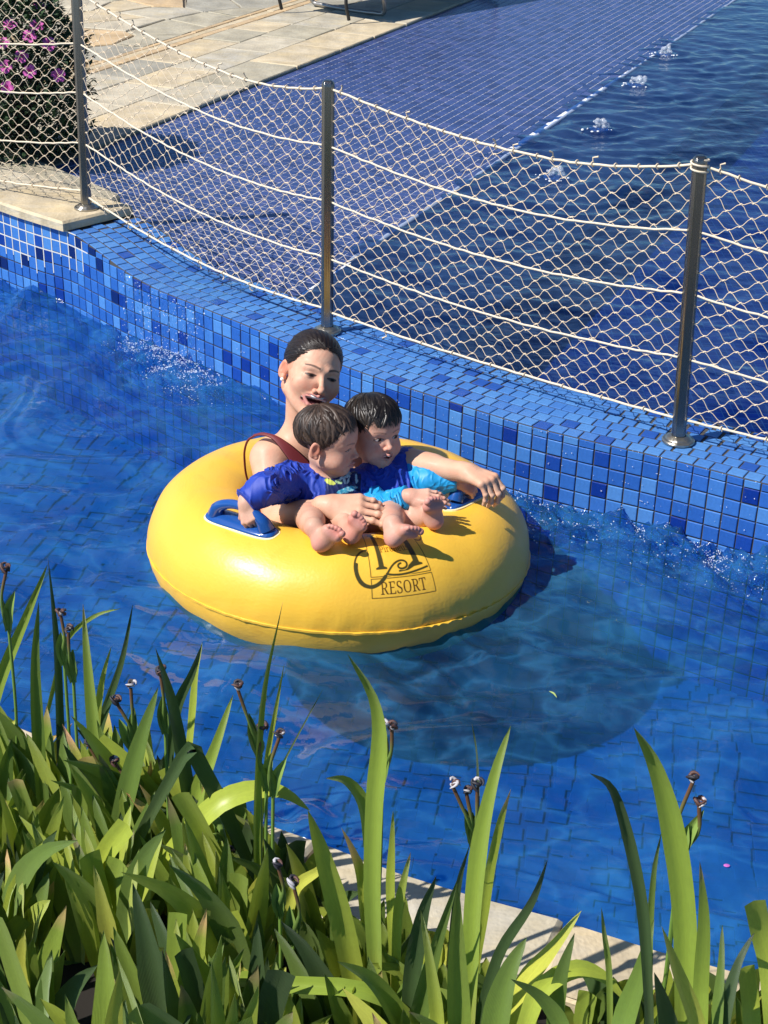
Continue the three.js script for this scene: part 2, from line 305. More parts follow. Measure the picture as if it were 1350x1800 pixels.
// ---------------- tiled beach ramp, upper basin
const footPts = [[590, 480], [930, 250], [1280, 10]].map(([x, y]) => atY(x, y, 0.2)), footAB = footPts.map((p) => { const d = p.clone().sub(E0); return [d.x * eDir.x + d.z * eDir.z, -(d.x * eOut.x + d.z * eOut.z)]; });
{
  // grid: a along (towards the far end), b from the terrace edge to the foot; 5 cm tiles
  const ramp = thing('tiled_ramp', 'sloping beach ramp of small dark blue tiles with pale joints', 'ramp', V(0, 0, 0), null, 'structure');
  const P = (a, b) => {   // a, b in metres; b measured across
    const top = E0.clone().addScaledVector(eDir, a), w = width(a), p = top.addScaledVector(eOut, -b); p.y = DECK - 0.018 - 0.081 * Math.pow(b / w, 0.9); return p;
  };
  const width = (a) => { const [p, q, r] = footAB, [u, v] = a < q[0] ? [p, q] : [q, r]; return Math.max(0.3, mixn(u[1], v[1], (a - u[0]) / (v[0] - u[0]))); };
  const T = new Tris(), N = 140, C = 16; let prev;
  for (let i = 0; i <= N; i++) {
    const a = mixn(-1.3, 9.4, i / N), w = width(a), row = []; for (let c = 0; c <= C; c++) { const p = P(a, w * c / C); row.push([T.v(p.clone().setY(p.y - 0.0004), null), behindWall(p)]); } const last = P(a, w); row.push([T.v(last.setY(-0.9), null), row[C][1]]);
    if (prev) for (let c = 0; c <= C; c++) if (prev[c][1] && prev[c + 1][1] && row[c][1] && row[c + 1][1]) T.q(prev[c][0], prev[c + 1][0], row[c + 1][0], row[c][0]); prev = row;
  }
  const core = toCreasedNormals(T.geo(), 0.6);
  part('core', core, std(lin(0.78, 0.81, 0.86), 0.8), ramp);
  const tg = tileGeo(0.0425, 0.0437, 0.0012, 0.0005), mats = [], cols = [], M = new THREE.Matrix4();
  for (let i = -26; i < 186; i++) for (let j = 0; j < 44; j++) {
    const a = (i + 0.5) * TILE, b = (j + 0.5) * TILE; if (b > width(a) - 0.02) continue;
    const p = P(a, b); if (!behindWall(p)) continue; const ta = eDir.clone(), tb = P(a, b + 0.02).sub(P(a, b - 0.02)).normalize(), n = ta.clone().cross(tb).normalize(); if (n.y < 0) { n.negate(); }
    M.makeBasis(ta, n.clone().cross(ta), n).setPosition(p.x, p.y + 0.0003, p.z); mats.push(M.clone().multiply(new THREE.Matrix4().makeRotationZ(rr(-0.015, 0.015))));
    const k = rnd(), c = k < 0.5 ? [0.042, 0.072, 0.21] : k < 0.75 ? [0.055, 0.088, 0.25] : k < 0.9 ? [0.034, 0.055, 0.165] : [0.075, 0.10, 0.26];
    cols.push(lin(...c));
  }
  const im = new THREE.InstancedMesh(tg, glaze(lin(1, 1, 1), 0.25), mats.length); mats.forEach((m, i) => { im.setMatrixAt(i, m); im.setColorAt(i, cols[i]); });
  const E = new Tris(); let pe; for (let i = 0; i <= 500; i++) { const a = mixn(-0.2, 9.3, i / 500), p = P(a, width(a) - 0.012), wd = 0.006 + 0.005 * n2(a * 7, 2), up = 0.0022, row = [E.v(p.clone().addScaledVector(eOut, wd).setY(p.y + up), null), E.v(p.clone().addScaledVector(eOut, -0.013).setY(p.y + up * 0.6), null), E.v(p.clone().addScaledVector(eOut, -0.014).setY(p.y - 0.03), null)]; if (pe && behindWall(p)) { E.q(pe[0], row[0], row[1], pe[1]); E.q(pe[1], row[1], row[2], pe[2]); } pe = row; }
  part('edge_strip', E.geo(), std(lin(0.36, 0.44, 0.58), 0.5), ramp);
  im.name = 'tile_field'; im.castShadow = im.receiveShadow = true; tag(im, null, null, null, 'stuff'); ramp.add(im);
}
{
  // floor and far sides of the upper basin, from the wall's back edge outwards
  const T = new Tris(), N = 80, rows = [];
  for (let i = 0; i <= N; i++) { const q = wallAt(i / N * wallLen), p = q.p.clone().addScaledVector(q.n, -WALL_W + 0.05); rows.push([T.v(V(p.x, POOL_FLOOR, p.z), V(0, 1, 0), p.x, p.z), T.v(V(p.x + 3, POOL_FLOOR, -24), V(0, 1, 0), p.x + 3, -24)]); }
  for (let i = 0; i < N; i++) T.q(rows[i][0], rows[i + 1][0], rows[i + 1][1], rows[i][1]);
  const ft = noiseTex(512, 512, (u, v) => { const n = 16, x = (u * n) % 1, y = (v * n) % 1, e = Math.min(x, 1 - x, y, 1 - y), id = Math.sin(Math.floor(u * n) * 12.9 + Math.floor(v * n) * 78.2) * 43758.5, k = 0.75 + 0.5 * (id - Math.floor(id)); return e < 0.05 ? [0.30, 0.36, 0.45] : [0.055 * k, 0.10 * k, 0.33 * k]; }, false, 3);
  ft.repeat.set(1 / 0.8, 1 / 0.8);
  struct('pool_floor', T.geo(), std(lin(1, 1, 1), 0.3, { map: ft }));
}

// ---------------- the river basin: floor of tiles seen through the water
const bankPlan = new THREE.CatmullRomCurve3([[-3.4, -4.4], [-2.2, -3.5], [-1.2, -2.86], [-0.6, -2.50], ...[[500, 1465], [589, 1498], [726, 1548], [844, 1583], [975, 1620], [1105, 1660], [1248, 1699], [1317, 1719]].map(([x, y]) => { const p = atY(x, y, 0.15); return [p.x, p.z]; }), [1.2, -1.68], [2.2, -1.2], [3.4, -0.6]].map(([x, z]) => V(x, 0, z)), false, 'centripetal');
bankPlan.arcLengthDivisions = 800;
const bankLen = bankPlan.getLength();
const bankAt = (s) => { const u = clamp(s / bankLen, 0, 1), p = bankPlan.getPointAt(u), t = bankPlan.getTangentAt(u); t.y = 0; t.normalize(); return { p, t, n: V(-t.z, 0, t.x) }; };  // n points to the bank (towards the viewer)
const bankTable = []; for (let s = 0; s <= bankLen; s += 0.02) { const p = bankAt(s).p; bankTable.push([p.x, p.z, s]); }
function bankByX(x) { let a = 0, b = bankTable.length - 1; while (b - a > 1) { const m = (a + b) >> 1; bankTable[m][0] < x ? a = m : b = m; } const t = (x - bankTable[a][0]) / (bankTable[b][0] - bankTable[a][0]); return { z: mixn(bankTable[a][1], bankTable[b][1], t), s: mixn(bankTable[a][2], bankTable[b][2], t) }; }
{
  const floor = thing('river_floor', 'floor of the lazy river under the blue water', 'pool floor', V(0, 0, 0), null, 'structure');
  const T = new Tris(), N = 60; let prev;
  for (let i = 0; i <= N; i++) { const x = mixn(-3, 3, i / N), row = [T.v(V(x, RIVER_FLOOR - 0.004, wallByX(x).z - 0.02), V(0, 1, 0)), T.v(V(x, RIVER_FLOOR - 0.004, bankByX(x).z + 0.02), V(0, 1, 0))]; if (prev) T.q(prev[1], row[1], row[0], prev[0]); prev = row; }
  part('bedding', T.geo(), std(lin(0.045, 0.22, 0.38), 0.8), floor);
  // courses wander: refraction by the waves put into the layout; tones differ
  const rest = [], slots = [], dir = V(0.985, 0, 0.17).normalize(), per = V(-0.17, 0, 0.985), o = V(0, RIVER_FLOOR, -3.6);
  for (let i = -70; i < 70; i++) for (let j = -50; j < 50; j++) {
    const p = o.clone().addScaledVector(dir, i * TILE).addScaledVector(per, j * TILE), wx = n2(p.x * 2.6, p.z * 2.6), wz = n2(p.x * 2.6 + 40, p.z * 2.6 - 17), w2 = n2(p.x * 6 + 9, p.z * 6), w3 = n2(p.x * 6, p.z * 6 + 31);
    p.x += 0.030 * wx + 0.007 * w2; p.z += 0.036 * wz + 0.008 * w3; p.y += rr(-0.0008, 0.0008);
    if (p.x < -2.2 || p.x > 2.2 || p.z < wallByX(p.x).z || p.z > bankByX(p.x).z) continue;
    const [sx, sy, d] = seenAt(p), m = new THREE.Matrix4().makeBasis(dir, per.clone().negate(), V(0, 1, 0)); m.setPosition(p); m.multiply(new THREE.Matrix4().makeRotationZ(0.10 * n2(p.x * 3, p.z * 3 + 70))).scale(V(1.078, 1.078, 1));
    slots.push({ m, size: sx > -20 && sx < 1370 && sy < 1720 && !(Math.hypot(sx - 595, (sy - 950) * 1.7) < 330) ? (sx > 650 ? 2 : 1) / d : 0, c: lin(0.055, 0.27, 0.46).lerp(lin(0.08, 0.33, 0.50), rnd()).multiplyScalar(rnd() < 0.06 ? 0.8 : rr(0.93, 1.07)) });
  }
  slots.sort((a, b) => b.size - a.size);
  const mats = []; for (let k = 0; k < 10; k++) mats.push(glaze(slots[k * 37].c, 0.4));
  slots.forEach((q, i) => {
    const g = wallShapes[i % 4];
    if (i < 296) part('tile', g, mats[i % 10], floor).applyMatrix4(q.m);
    else { const c = g.clone().applyMatrix4(q.m), a = new Float32Array(c.attributes.position.count * 3); for (let k = 0; k < a.length; k += 3) { a[k] = q.c.r; a[k + 1] = q.c.g; a[k + 2] = q.c.b; } c.setAttribute('color', new THREE.BufferAttribute(a, 3)); rest.push(c); }
  });
  const fm = glaze(lin(1, 1, 1), 0.4); fm.vertexColors = true;
  tag(part('tile_field', mergeGeometries(rest), fm, floor), null, null, null, 'stuff');
}

// ---------------- water
const rippleTex = noiseTex(512, 512, (u, v) => { const a = tfbm(u, v, 6, 4, 50), b = tfbm(u + 0.05 * a, v + 0.04 * a, 18, 3, 70); return 0.5 + 0.4 * (1 - 2 * Math.abs(a)) * 0.5 + 0.45 * b * 0.5; });
rippleTex.repeat.set(0.7, 0.7);
// pale veil and caustic-like light streaks put into the transmission as noise
const causticVeilTex = (a, b, s) => { const t = noiseTex(512, 512, (u, v) => { const w = tfbm(u, v, 3, 4, s), f = tfbm(u + 0.12 * w, v + 0.10 * w, 7, 5, s + 11), r = 1 - Math.abs(f) * 2.2; return a - b * Math.pow(clamp(r, 0, 1), 4) - 0.15 * w; }); t.repeat.set(0.55, 0.85); return t; };
const waterMat = (c, bump, causticVeil, ior = 1.33) => std(c, 0.02, { transmission: 1, thickness: 0, ior, transmissionMap: causticVeil, bumpMap: rippleTex, bumpScale: bump });
const RING = atY(597, 946, 0.04);
const FALL = atY(300, 640, 0), RUSH = atY(1235, 1040, 0);
function riverHeight(x, z) {
  const wall = wallByX(x).z, d = z - wall;                               // distance from the dividing wall, roughly
  const bx = x + 0.35 * n2(x * 0.9, z * 0.9), bz = z + 0.3 * n2(x * 0.9 + 5, z * 0.9 - 8);
  let h = 0.016 * n2(bx * 1.7, bz * 3.0) + 0.014 * n2(bx * 3.4 + 3, bz * 5.2) + 0.0034 * n2(bx * 8, bz * 11) + 0.0012 * n2(x * 19, z * 23);
  const r = 1 - Math.abs(n2(bx * 2.3 + 20, bz * 3.6)); h += 0.006 * r * r * r;
  // rough water along the wall on the right, and under the fall on the left
  const rough = Math.exp(-Math.pow(d / 0.22, 2)) * sstep(0.2, 0.5, x) + 0.9 * Math.exp(-(Math.pow((x - FALL.x) / 0.26, 2) + Math.pow((z - FALL.z) / 0.24, 2))) + 0.4 * Math.exp(-(Math.pow((x - RUSH.x) / 0.4, 2) + Math.pow((z - RUSH.z) / 0.3, 2))) + 0.3 * Math.exp(-Math.pow(d / 0.12, 2));
  h += rough * (0.014 * n2(x * 13, z * 13) + 0.010 * n2(x * 27 + 4, z * 27) + 0.006 * n2(x * 55, z * 55 + 9));
  const rd = Math.hypot(x - RING.x, z - RING.z); h += 0.004 * Math.exp(-Math.pow((rd - 0.6) / 0.16, 2)) * Math.sin(rd * 42);
  return h;
}
{
  const T = new Tris(), NX = 430, NZ = 300;
  for (let i = 0; i <= NX; i++) { const x = mixn(-2.4, 2.2, i / NX), z0 = wallByX(x).z - 0.02, z1 = bankByX(x).z + 0.03; for (let j = 0; j <= NZ; j++) { const z = mixn(z0, z1, j / NZ); T.v(V(x, riverHeight(x, z), z), null, x, z); } }
  for (let i = 0; i < NX; i++) for (let j = 0; j < NZ; j++) { const a = i * (NZ + 1) + j; T.q(a, a + 1, a + NZ + 2, a + NZ + 1); }
  struct('river_water', T.geo(), waterMat(lin(0.064, 0.345, 0.69), 0.006, causticVeilTex(0.905, 0.11, 120)));
}
const jetSpots = [[1120, 150], [1055, 228], [975, 312], [1168, 96]].map(([x, y]) => atY(x, y, POOL_WATER));
{
  const T = new Tris(), NX = 460, NZ = 420;
  for (let i = 0; i <= NX; i++) {
    const q = wallAt(mixn(0.8, wallLen - 0.6, i / NX)), p0 = q.p.clone().addScaledVector(q.n, -WALL_W + 0.03);
    for (let j = 0; j <= NZ; j++) {
      const t = Math.pow(j / NZ, 1.6), x = p0.x + 4.0 * t, z = mixn(p0.z, -22, t); let h = 0.0045 * n2(x * 2.2, z * 3.4) + 0.0026 * n2(x * 5 + 4, z * 8) + 0.0012 * n2(x * 12, z * 17);
      for (const s of jetSpots) { const d = Math.hypot(x - s.x, z - s.z); h += 0.006 * Math.exp(-d * 2.0) * Math.sin(d * 46) + 0.012 * Math.exp(-d * d / 0.004); }
      h *= sstep(0, 0.02, t) * 0.9 + 0.1;
      T.v(V(x, POOL_WATER + h, z), null, x, z);
    }
  }
  for (let i = 0; i < NX; i++) for (let j = 0; j < NZ; j++) { const a = i * (NZ + 1) + j; T.q(a, a + NZ + 1, a + NZ + 2, a + 1); }
  struct('pool_water', T.geo(), waterMat(lin(0.15, 0.30, 0.57), 0.008, causticVeilTex(0.95, 0.06, 160)));
}

// ================================================================ the swim ring
const RC = 0.352, RA = 0.159, RB = 0.162;
const ringQ = new THREE.Quaternion().setFromEuler(new THREE.Euler(-3.5 * Math.PI / 180, 0, -1.6 * Math.PI / 180));
const ringToWorld = (p) => p.clone().applyQuaternion(ringQ).add(RING), ringInv = ringQ.clone().invert();
const ringLocal = (p) => p.clone().sub(RING).applyQuaternion(ringInv);
const ringSurf = (phi, th, off = 0) => { const d = V(Math.sin(phi), 0, Math.cos(phi)); return d.multiplyScalar(RC + (RA + off) * Math.cos(th)).add(V(0, (RB + off) * Math.sin(th), 0)); };
const ringNormal = (phi, th) => V(Math.sin(phi) * Math.cos(th), Math.sin(th), Math.cos(phi) * Math.cos(th));
const ringDist = (w) => { const p = ringLocal(w); return Math.hypot(Math.hypot(p.x, p.z) - RC, p.y * RA / RB) - RA; };
function ringHit(px, py, off = 0) {   // where the line of sight meets the ring (or a shell `off` outside it)
  const d = sight(px, py).normalize(), p = EYE.clone().addScaledVector(d, 2);
  for (let i = 0; i < 200; i++) { const s = ringDist(p) - off; if (s < 1e-4) break; p.addScaledVector(d, s * 0.9); if (p.distanceTo(EYE) > 8) return null; }
  const l = ringLocal(p); return { p, phi: Math.atan2(l.x, l.z), th: Math.atan2(l.y, Math.hypot(l.x, l.z) - RC) };
}
// print on the vinyl: a canvas in ring coordinates, u round the ring, v round the tube
const RW = 2048, RH = 1024;
const ringCanvas = (() => {
  const c = document.createElement('canvas'); c.width = RW; c.height = RH; const x = c.getContext('2d');
  x.fillStyle = '#fff'; x.fillRect(0, 0, RW, RH);
  // scuffs and water marks of the vinyl itself
  for (let i = 0; i < 900; i++) { x.fillStyle = rnd() < 0.5 ? 'rgba(255,250,225,0.10)' : 'rgba(225,190,150,0.07)'; x.beginPath(); x.ellipse(rnd() * RW, rnd() * RH, rr(3, 60), rr(2, 14), rr(0, 3), 0, 7); x.fill(); }
  const K = RW / (2 * Math.PI * 0.495);          // pixels per metre where the print sits
  const KV = RH / (2 * Math.PI * RA);
  x.save();
  const phi0 = 0.355, th0 = 1.035;
  x.translate((phi0 + Math.PI) / (2 * Math.PI) * RW, RH - (th0 + Math.PI / 2) / (2 * Math.PI) * RH);
  x.scale(K / 1000, KV / 1000);                 // now in millimetres, y towards the water
  const blue = '#475574'; x.lineJoin = 'round'; x.lineCap = 'round';
  const halo = (draw) => { x.strokeStyle = 'rgba(255,246,214,0.9)'; x.lineWidth += 3.5; draw(); x.lineWidth -= 3.5; x.strokeStyle = blue; draw(); };
  x.lineWidth = 1.8;
  const frame = () => { x.beginPath(); x.moveTo(-82, -122); x.lineTo(-82, 40); x.lineTo(82, 40); x.lineTo(82, -122); x.closePath(); x.stroke(); };
  halo(frame); const box = () => { x.beginPath(); x.rect(-82, 45, 164, 46); x.stroke(); }; halo(box);
  // heavy serif letter strokes either side, and the flourish under them
  x.fillStyle = blue; const poly = (q) => { x.beginPath(); q.forEach(([a, b], i) => i ? x.lineTo(a, b) : x.moveTo(a, b)); x.closePath(); x.strokeStyle = 'rgba(255,246,214,0.9)'; x.lineWidth = 3; x.stroke(); x.fill(); };
  poly([[-64, -112], [-40, -112], [-40, -106], [-46, -104], [-44, 14], [-36, 18], [-36, 22], [-66, 22], [-66, 18], [-58, 14], [-58, -104], [-64, -106]]);
  poly([[34, -112], [62, -112], [62, -106], [56, -104], [58, 12], [66, 16], [66, 20], [40, 22], [20, 30], [-6, 32], [-6, 28], [18, 22], [42, 6], [40, -104], [34, -106]]);
  x.strokeStyle = blue;
  const swirl = () => {
    x.beginPath(); x.moveTo(-84, -38); x.bezierCurveTo(-124, -34, -134, 20, -112, 52); x.bezierCurveTo(-92, 76, -62, 62, -46, 44); x.bezierCurveTo(-30, 22, -16, 4, 6, 2); x.bezierCurveTo(26, 2, 26, 22, 8, 24); x.bezierCurveTo(-8, 26, -10, 12, 4, 10); x.stroke();
    x.beginPath(); x.moveTo(-40, 34); x.bezierCurveTo(-10, 44, 30, 36, 76, 28); x.stroke();
    x.beginPath(); x.moveTo(62, -106); x.bezierCurveTo(92, -124, 122, -104, 114, -70); x.bezierCurveTo(108, -48, 92, -48, 84, -56); x.stroke();
  };
  x.lineWidth = 5; halo(swirl);
  x.lineWidth = 9; x.beginPath(); x.moveTo(-118, 6); x.bezierCurveTo(-122, 30, -112, 62, -82, 64); x.bezierCurveTo(-66, 62, -54, 52, -44, 40); x.stroke();
  x.textAlign = 'center'; x.textBaseline = 'middle'; x.fillStyle = '#7d5f33';
  x.font = '27px serif'; x.fillText('Pousada', 0, -92, 74); x.fillText('dos', 2, -66); x.font = '30px serif'; x.fillText('Pireneus', 0, -36, 92);
  x.fillStyle = '#4a3f22'; x.font = '42px serif'; x.fillText('RESORT', 0, 69, 122);
  x.restore();
  return c;
})();
const ringTex = new THREE.CanvasTexture(ringCanvas); ringTex.colorSpace = THREE.SRGBColorSpace; ringTex.wrapS = ringTex.wrapT = THREE.RepeatWrapping;
const vinylBump = noiseTex(512, 512, (u, v) => 0.5 + 0.35 * tfbm(u, v, 4, 3, 81) + 0.1 * tfbm(u, v, 50, 2, 12)); vinylBump.repeat.set(5, 2);
const vinyl = std(lin(0.85, 0.50, 0.048), 0.39, { map: ringTex, bumpMap: vinylBump, bumpScale: 0.0030, clearcoat: 0.12, clearcoatRoughness: 0.35 });
const vinylPlain = std(lin(0.85, 0.50, 0.048), 0.36, { clearcoat: 0.25, clearcoatRoughness: 0.28 });
const ring = thing('swim_ring', 'large yellow inflatable ring with blue handles floating in the river', 'swim ring', RING);
ring.quaternion.copy(ringQ);
{
  const T = new Tris(), NU = 300, NV = 128;
  for (let i = 0; i <= NU; i++) for (let j = 0; j <= NV; j++) {
    const phi = -Math.PI + i / NU * 2 * Math.PI, th = -Math.PI / 2 + j / NV * 2 * Math.PI;
    // soft dents of an inflated skin, puckers along the welds and dips round the handle plates
    let off = 0.0022 * n3(Math.sin(phi) * 3, Math.cos(phi) * 3, th * 0.8) + 0.0010 * Math.sin(phi * 46) * (0.4 + 0.6 * sstep(-0.2, 0.5, n2(phi * 2, 4))) * Math.exp(-Math.pow(th / 0.16, 2));
    off += 0.0012 * Math.sin(phi * 74 + 2 * n2(phi * 5, 3)) * sstep(0.28, 0.5, phi) * sstep(1.15, 0.8, phi) * Math.exp(-Math.pow((th + 0.06) / 0.14, 2)); off += 0.0016 * Math.sin(phi * 38 + 1) * Math.exp(-Math.pow((Math.abs(th - Math.PI)) / 0.4, 2));
    T.v(ringSurf(phi, th, off), null, i / NU, j / NV);
  }
  for (let i = 0; i < NU; i++) for (let j = 0; j < NV; j++) { const a = i * (NV + 1) + j; T.q(a, a + NV + 1, a + NV + 2, a + 1); }
  const g = T.geo();
  // close the seams of the normals
  const nn = g.attributes.normal; for (let j = 0; j <= NV; j++) { const a = j, b = NU * (NV + 1) + j, m = V().fromBufferAttribute(nn, a).add(V().fromBufferAttribute(nn, b)).normalize(); nn.setXYZ(a, m.x, m.y, m.z); nn.setXYZ(b, m.x, m.y, m.z); }
  for (let i = 0; i <= NU; i++) { const a = i * (NV + 1), b = a + NV, m = V().fromBufferAttribute(nn, a).add(V().fromBufferAttribute(nn, b)).normalize(); nn.setXYZ(a, m.x, m.y, m.z); nn.setXYZ(b, m.x, m.y, m.z); }
  part('tube', g, vinyl, ring);
  // the weld: a narrow flap round the outside
  const S = new Tris(); let prev;
  for (let i = 0; i <= 480; i++) {
    const phi = -Math.PI + i / 480 * 2 * Math.PI, pk = (0.25 * sstep(0.1, 0.6, n2(phi * 3, 9)) + sstep(0.28, 0.5, phi) * sstep(1.15, 0.8, phi)) * 0.0035 * Math.sin(phi * 105 + 3 * n2(phi * 6, 1)), off = 0.0034 + 0.0014 * n2(phi * 9, 2) + Math.abs(pk) * 0.8, th = -0.075;
    const row = [S.v(ringSurf(phi, th + 0.02, 0.0), null), S.v(ringSurf(phi, th + 0.016 + pk * 4, off), null), S.v(ringSurf(phi, th - 0.016 + pk * 4, off), null), S.v(ringSurf(phi, th - 0.022, 0.0), null)];
    if (prev) for (let k = 0; k < 3; k++) S.q(prev[k], prev[k + 1], row[k + 1], row[k]); prev = row;
  }
  part('seam', toCreasedNormals(S.geo(), 0.7), vinylPlain, ring);
  // handles: a moulded plate welded on the skin and a bowed grip
  const plastic = std(lin(0.012, 0.075, 0.30), 0.22, { clearcoat: 0.4, clearcoatRoughness: 0.1 });
  const rim = std(lin(0.82, 0.74, 0.42), 0.5);
  const handle = (ends, w, label) => {
    const [a, b] = ends.map(([x, y]) => ringHit(x, y, 0.002)), A = ringLocal(a.p), B = ringLocal(b.p), mid = A.clone().add(B).multiplyScalar(0.5), ax = B.clone().sub(A), L = ax.length(); ax.normalize();
    const onSkin = (p, off) => { const phi = Math.atan2(p.x, p.z), th = Math.atan2(p.y / RB, (Math.hypot(p.x, p.z) - RC) / RA); return ringSurf(phi, th, off); };
    const mphi = Math.atan2(mid.x, mid.z), mth = Math.atan2(mid.y / RB, (Math.hypot(mid.x, mid.z) - RC) / RA), nrm = ringNormal(mphi, mth), side = nrm.clone().cross(ax).normalize();
    const outline = (gx, gy, t) => { const c = Math.cos(t), s = Math.sin(t), e = 0.62; return [Math.sign(c) * Math.pow(Math.abs(c), e) * gx, Math.sign(s) * Math.pow(Math.abs(s), e) * gy]; };
    const plateGeo = (levels) => { const T = new Tris(), K = 48, rows = []; for (const [sx, sy, off] of levels) { const row = []; for (let k = 0; k < K; k++) { const [x, y] = outline(L / 2 + sx, w / 2 + sy, k / K * 2 * Math.PI); row.push(T.v(onSkin(mid.clone().addScaledVector(ax, x).addScaledVector(side, y), off), null)); } rows.push(row); } for (let r = 0; r + 1 < rows.length; r++) for (let k = 0; k < K; k++) T.q(rows[r][k], rows[r][(k + 1) % K], rows[r + 1][(k + 1) % K], rows[r + 1][k]); const ce = T.v(onSkin(mid, levels[levels.length - 1][2] + 0.001), null), last = rows[rows.length - 1]; for (let k = 0; k < K; k++) T.t(last[k], last[(k + 1) % K], ce); return toCreasedNormals(T.geo(), 0.9); };
    const h = part('handle', plateGeo([[0, 0, -0.004], [0, 0, 0.006], [-0.003, -0.003, 0.009], [-0.018, -0.018, 0.012], [-0.034, -0.030, 0.012]]), plastic, ring);
    const wr = part('weld_rim', plateGeo([[0.005, 0.005, -0.003], [0.005, 0.005, 0.0022], [0.0, 0.0, 0.003]]), rim, h); void wr;
    const base = onSkin(mid, 0.008), pts = []; for (let i = 0; i <= 24; i++) { const t = i / 24, x = (t - 0.5) * L * 0.74, lift = 0.046 * Math.pow(Math.sin(Math.PI * t), 0.45) + 0.004; pts.push(base.clone().addScaledVector(ax, x * (1 - 0.06 * Math.sin(Math.PI * t))).addScaledVector(nrm, lift - 0.006)); }
    const G = new Tris(); tube(G, pts, (t) => 0.0145 - 0.003 * Math.sin(Math.PI * t) + 0.008 * Math.pow(Math.abs(2 * t - 1), 8), 14);
    part('grip', G.geo(), plastic, h);
    return { base: ringToWorld(base), ax: ax.clone().applyQuaternion(ringQ), nrm: nrm.clone().applyQuaternion(ringQ) };
  };
  handle([[366, 902], [484, 941]], 0.062);
  handle([[872, 850], [788, 896]], 0.062);
}

// ================================================================ fence posts and rope nets
const steel = std(lin(0.24, 0.235, 0.22), 0.24, { metalness: 0.95 }), steelBright = std(lin(0.42, 0.39, 0.32), 0.28, { metalness: 0.9 });
const brushed = noiseTex(256, 256, (u, v) => 0.5 + 0.4 * tnoise(u, v, 40, 3) + 0.2 * tfbm(u, v, 6, 3)); brushed.repeat.set(1, 1); steel.roughnessMap = null; steel.bumpMap = brushed; steel.bumpScale = 0.0004;
const post2 = atY(575, 582, WALL_TOP + 0.007), post3 = atY(1192, 775, WALL_TOP + 0.007), post1 = atY(152, 366, 0.326), post0 = post1.clone().add(V(-1.05, 0, -0.57)), post4 = post3.clone().add(V(1.03, 0, 0.53));
const POST_H = 0.805, POST_R = 0.0200, LEAN = [0, 0.022, 0, -0.038, 0];
const lathe = (prof, seg = 32) => new THREE.LatheGeometry(prof.map(([r, y]) => new THREE.Vector2(r, y)), seg);
const poleGeo = toCreasedNormals(lathe([[POST_R, 0], [POST_R, POST_H - 0.016], [POST_R * 0.96, POST_H - 0.008], [POST_R * 0.82, POST_H - 0.002], [POST_R * 0.5, POST_H + 0.002], [0.0001, POST_H + 0.003]], 40), 1.2);
const flangeGeo = toCreasedNormals(lathe([[0.046, 0], [0.046, 0.005], [0.043, 0.008], [0.037, 0.009], [0.034, 0.013], [0.030, 0.016], [0.026, 0.018], [0.021, 0.019]], 40), 0.5);
const posts = [post0, post1, post2, post3, post4];
posts.forEach((p, i) => {
  if (i === 0 || i === 4) return;
  const t = thing('fence_post', ['', 'dark steel fence post standing on the stone coping at upper left', 'dark steel fence post behind the woman, on the tiled wall', 'dark steel fence post rightmost, standing on the wet tiled wall'][i], 'post', p);
  part('pole', poleGeo, steel, t); part('base_flange', flangeGeo, steelBright, t); t.children[0].rotation.z = -LEAN[i];
});
const ropeMat = std(lin(0.74, 0.64, 0.47), 0.85), cordMat = std(lin(0.70, 0.57, 0.40), 0.85);
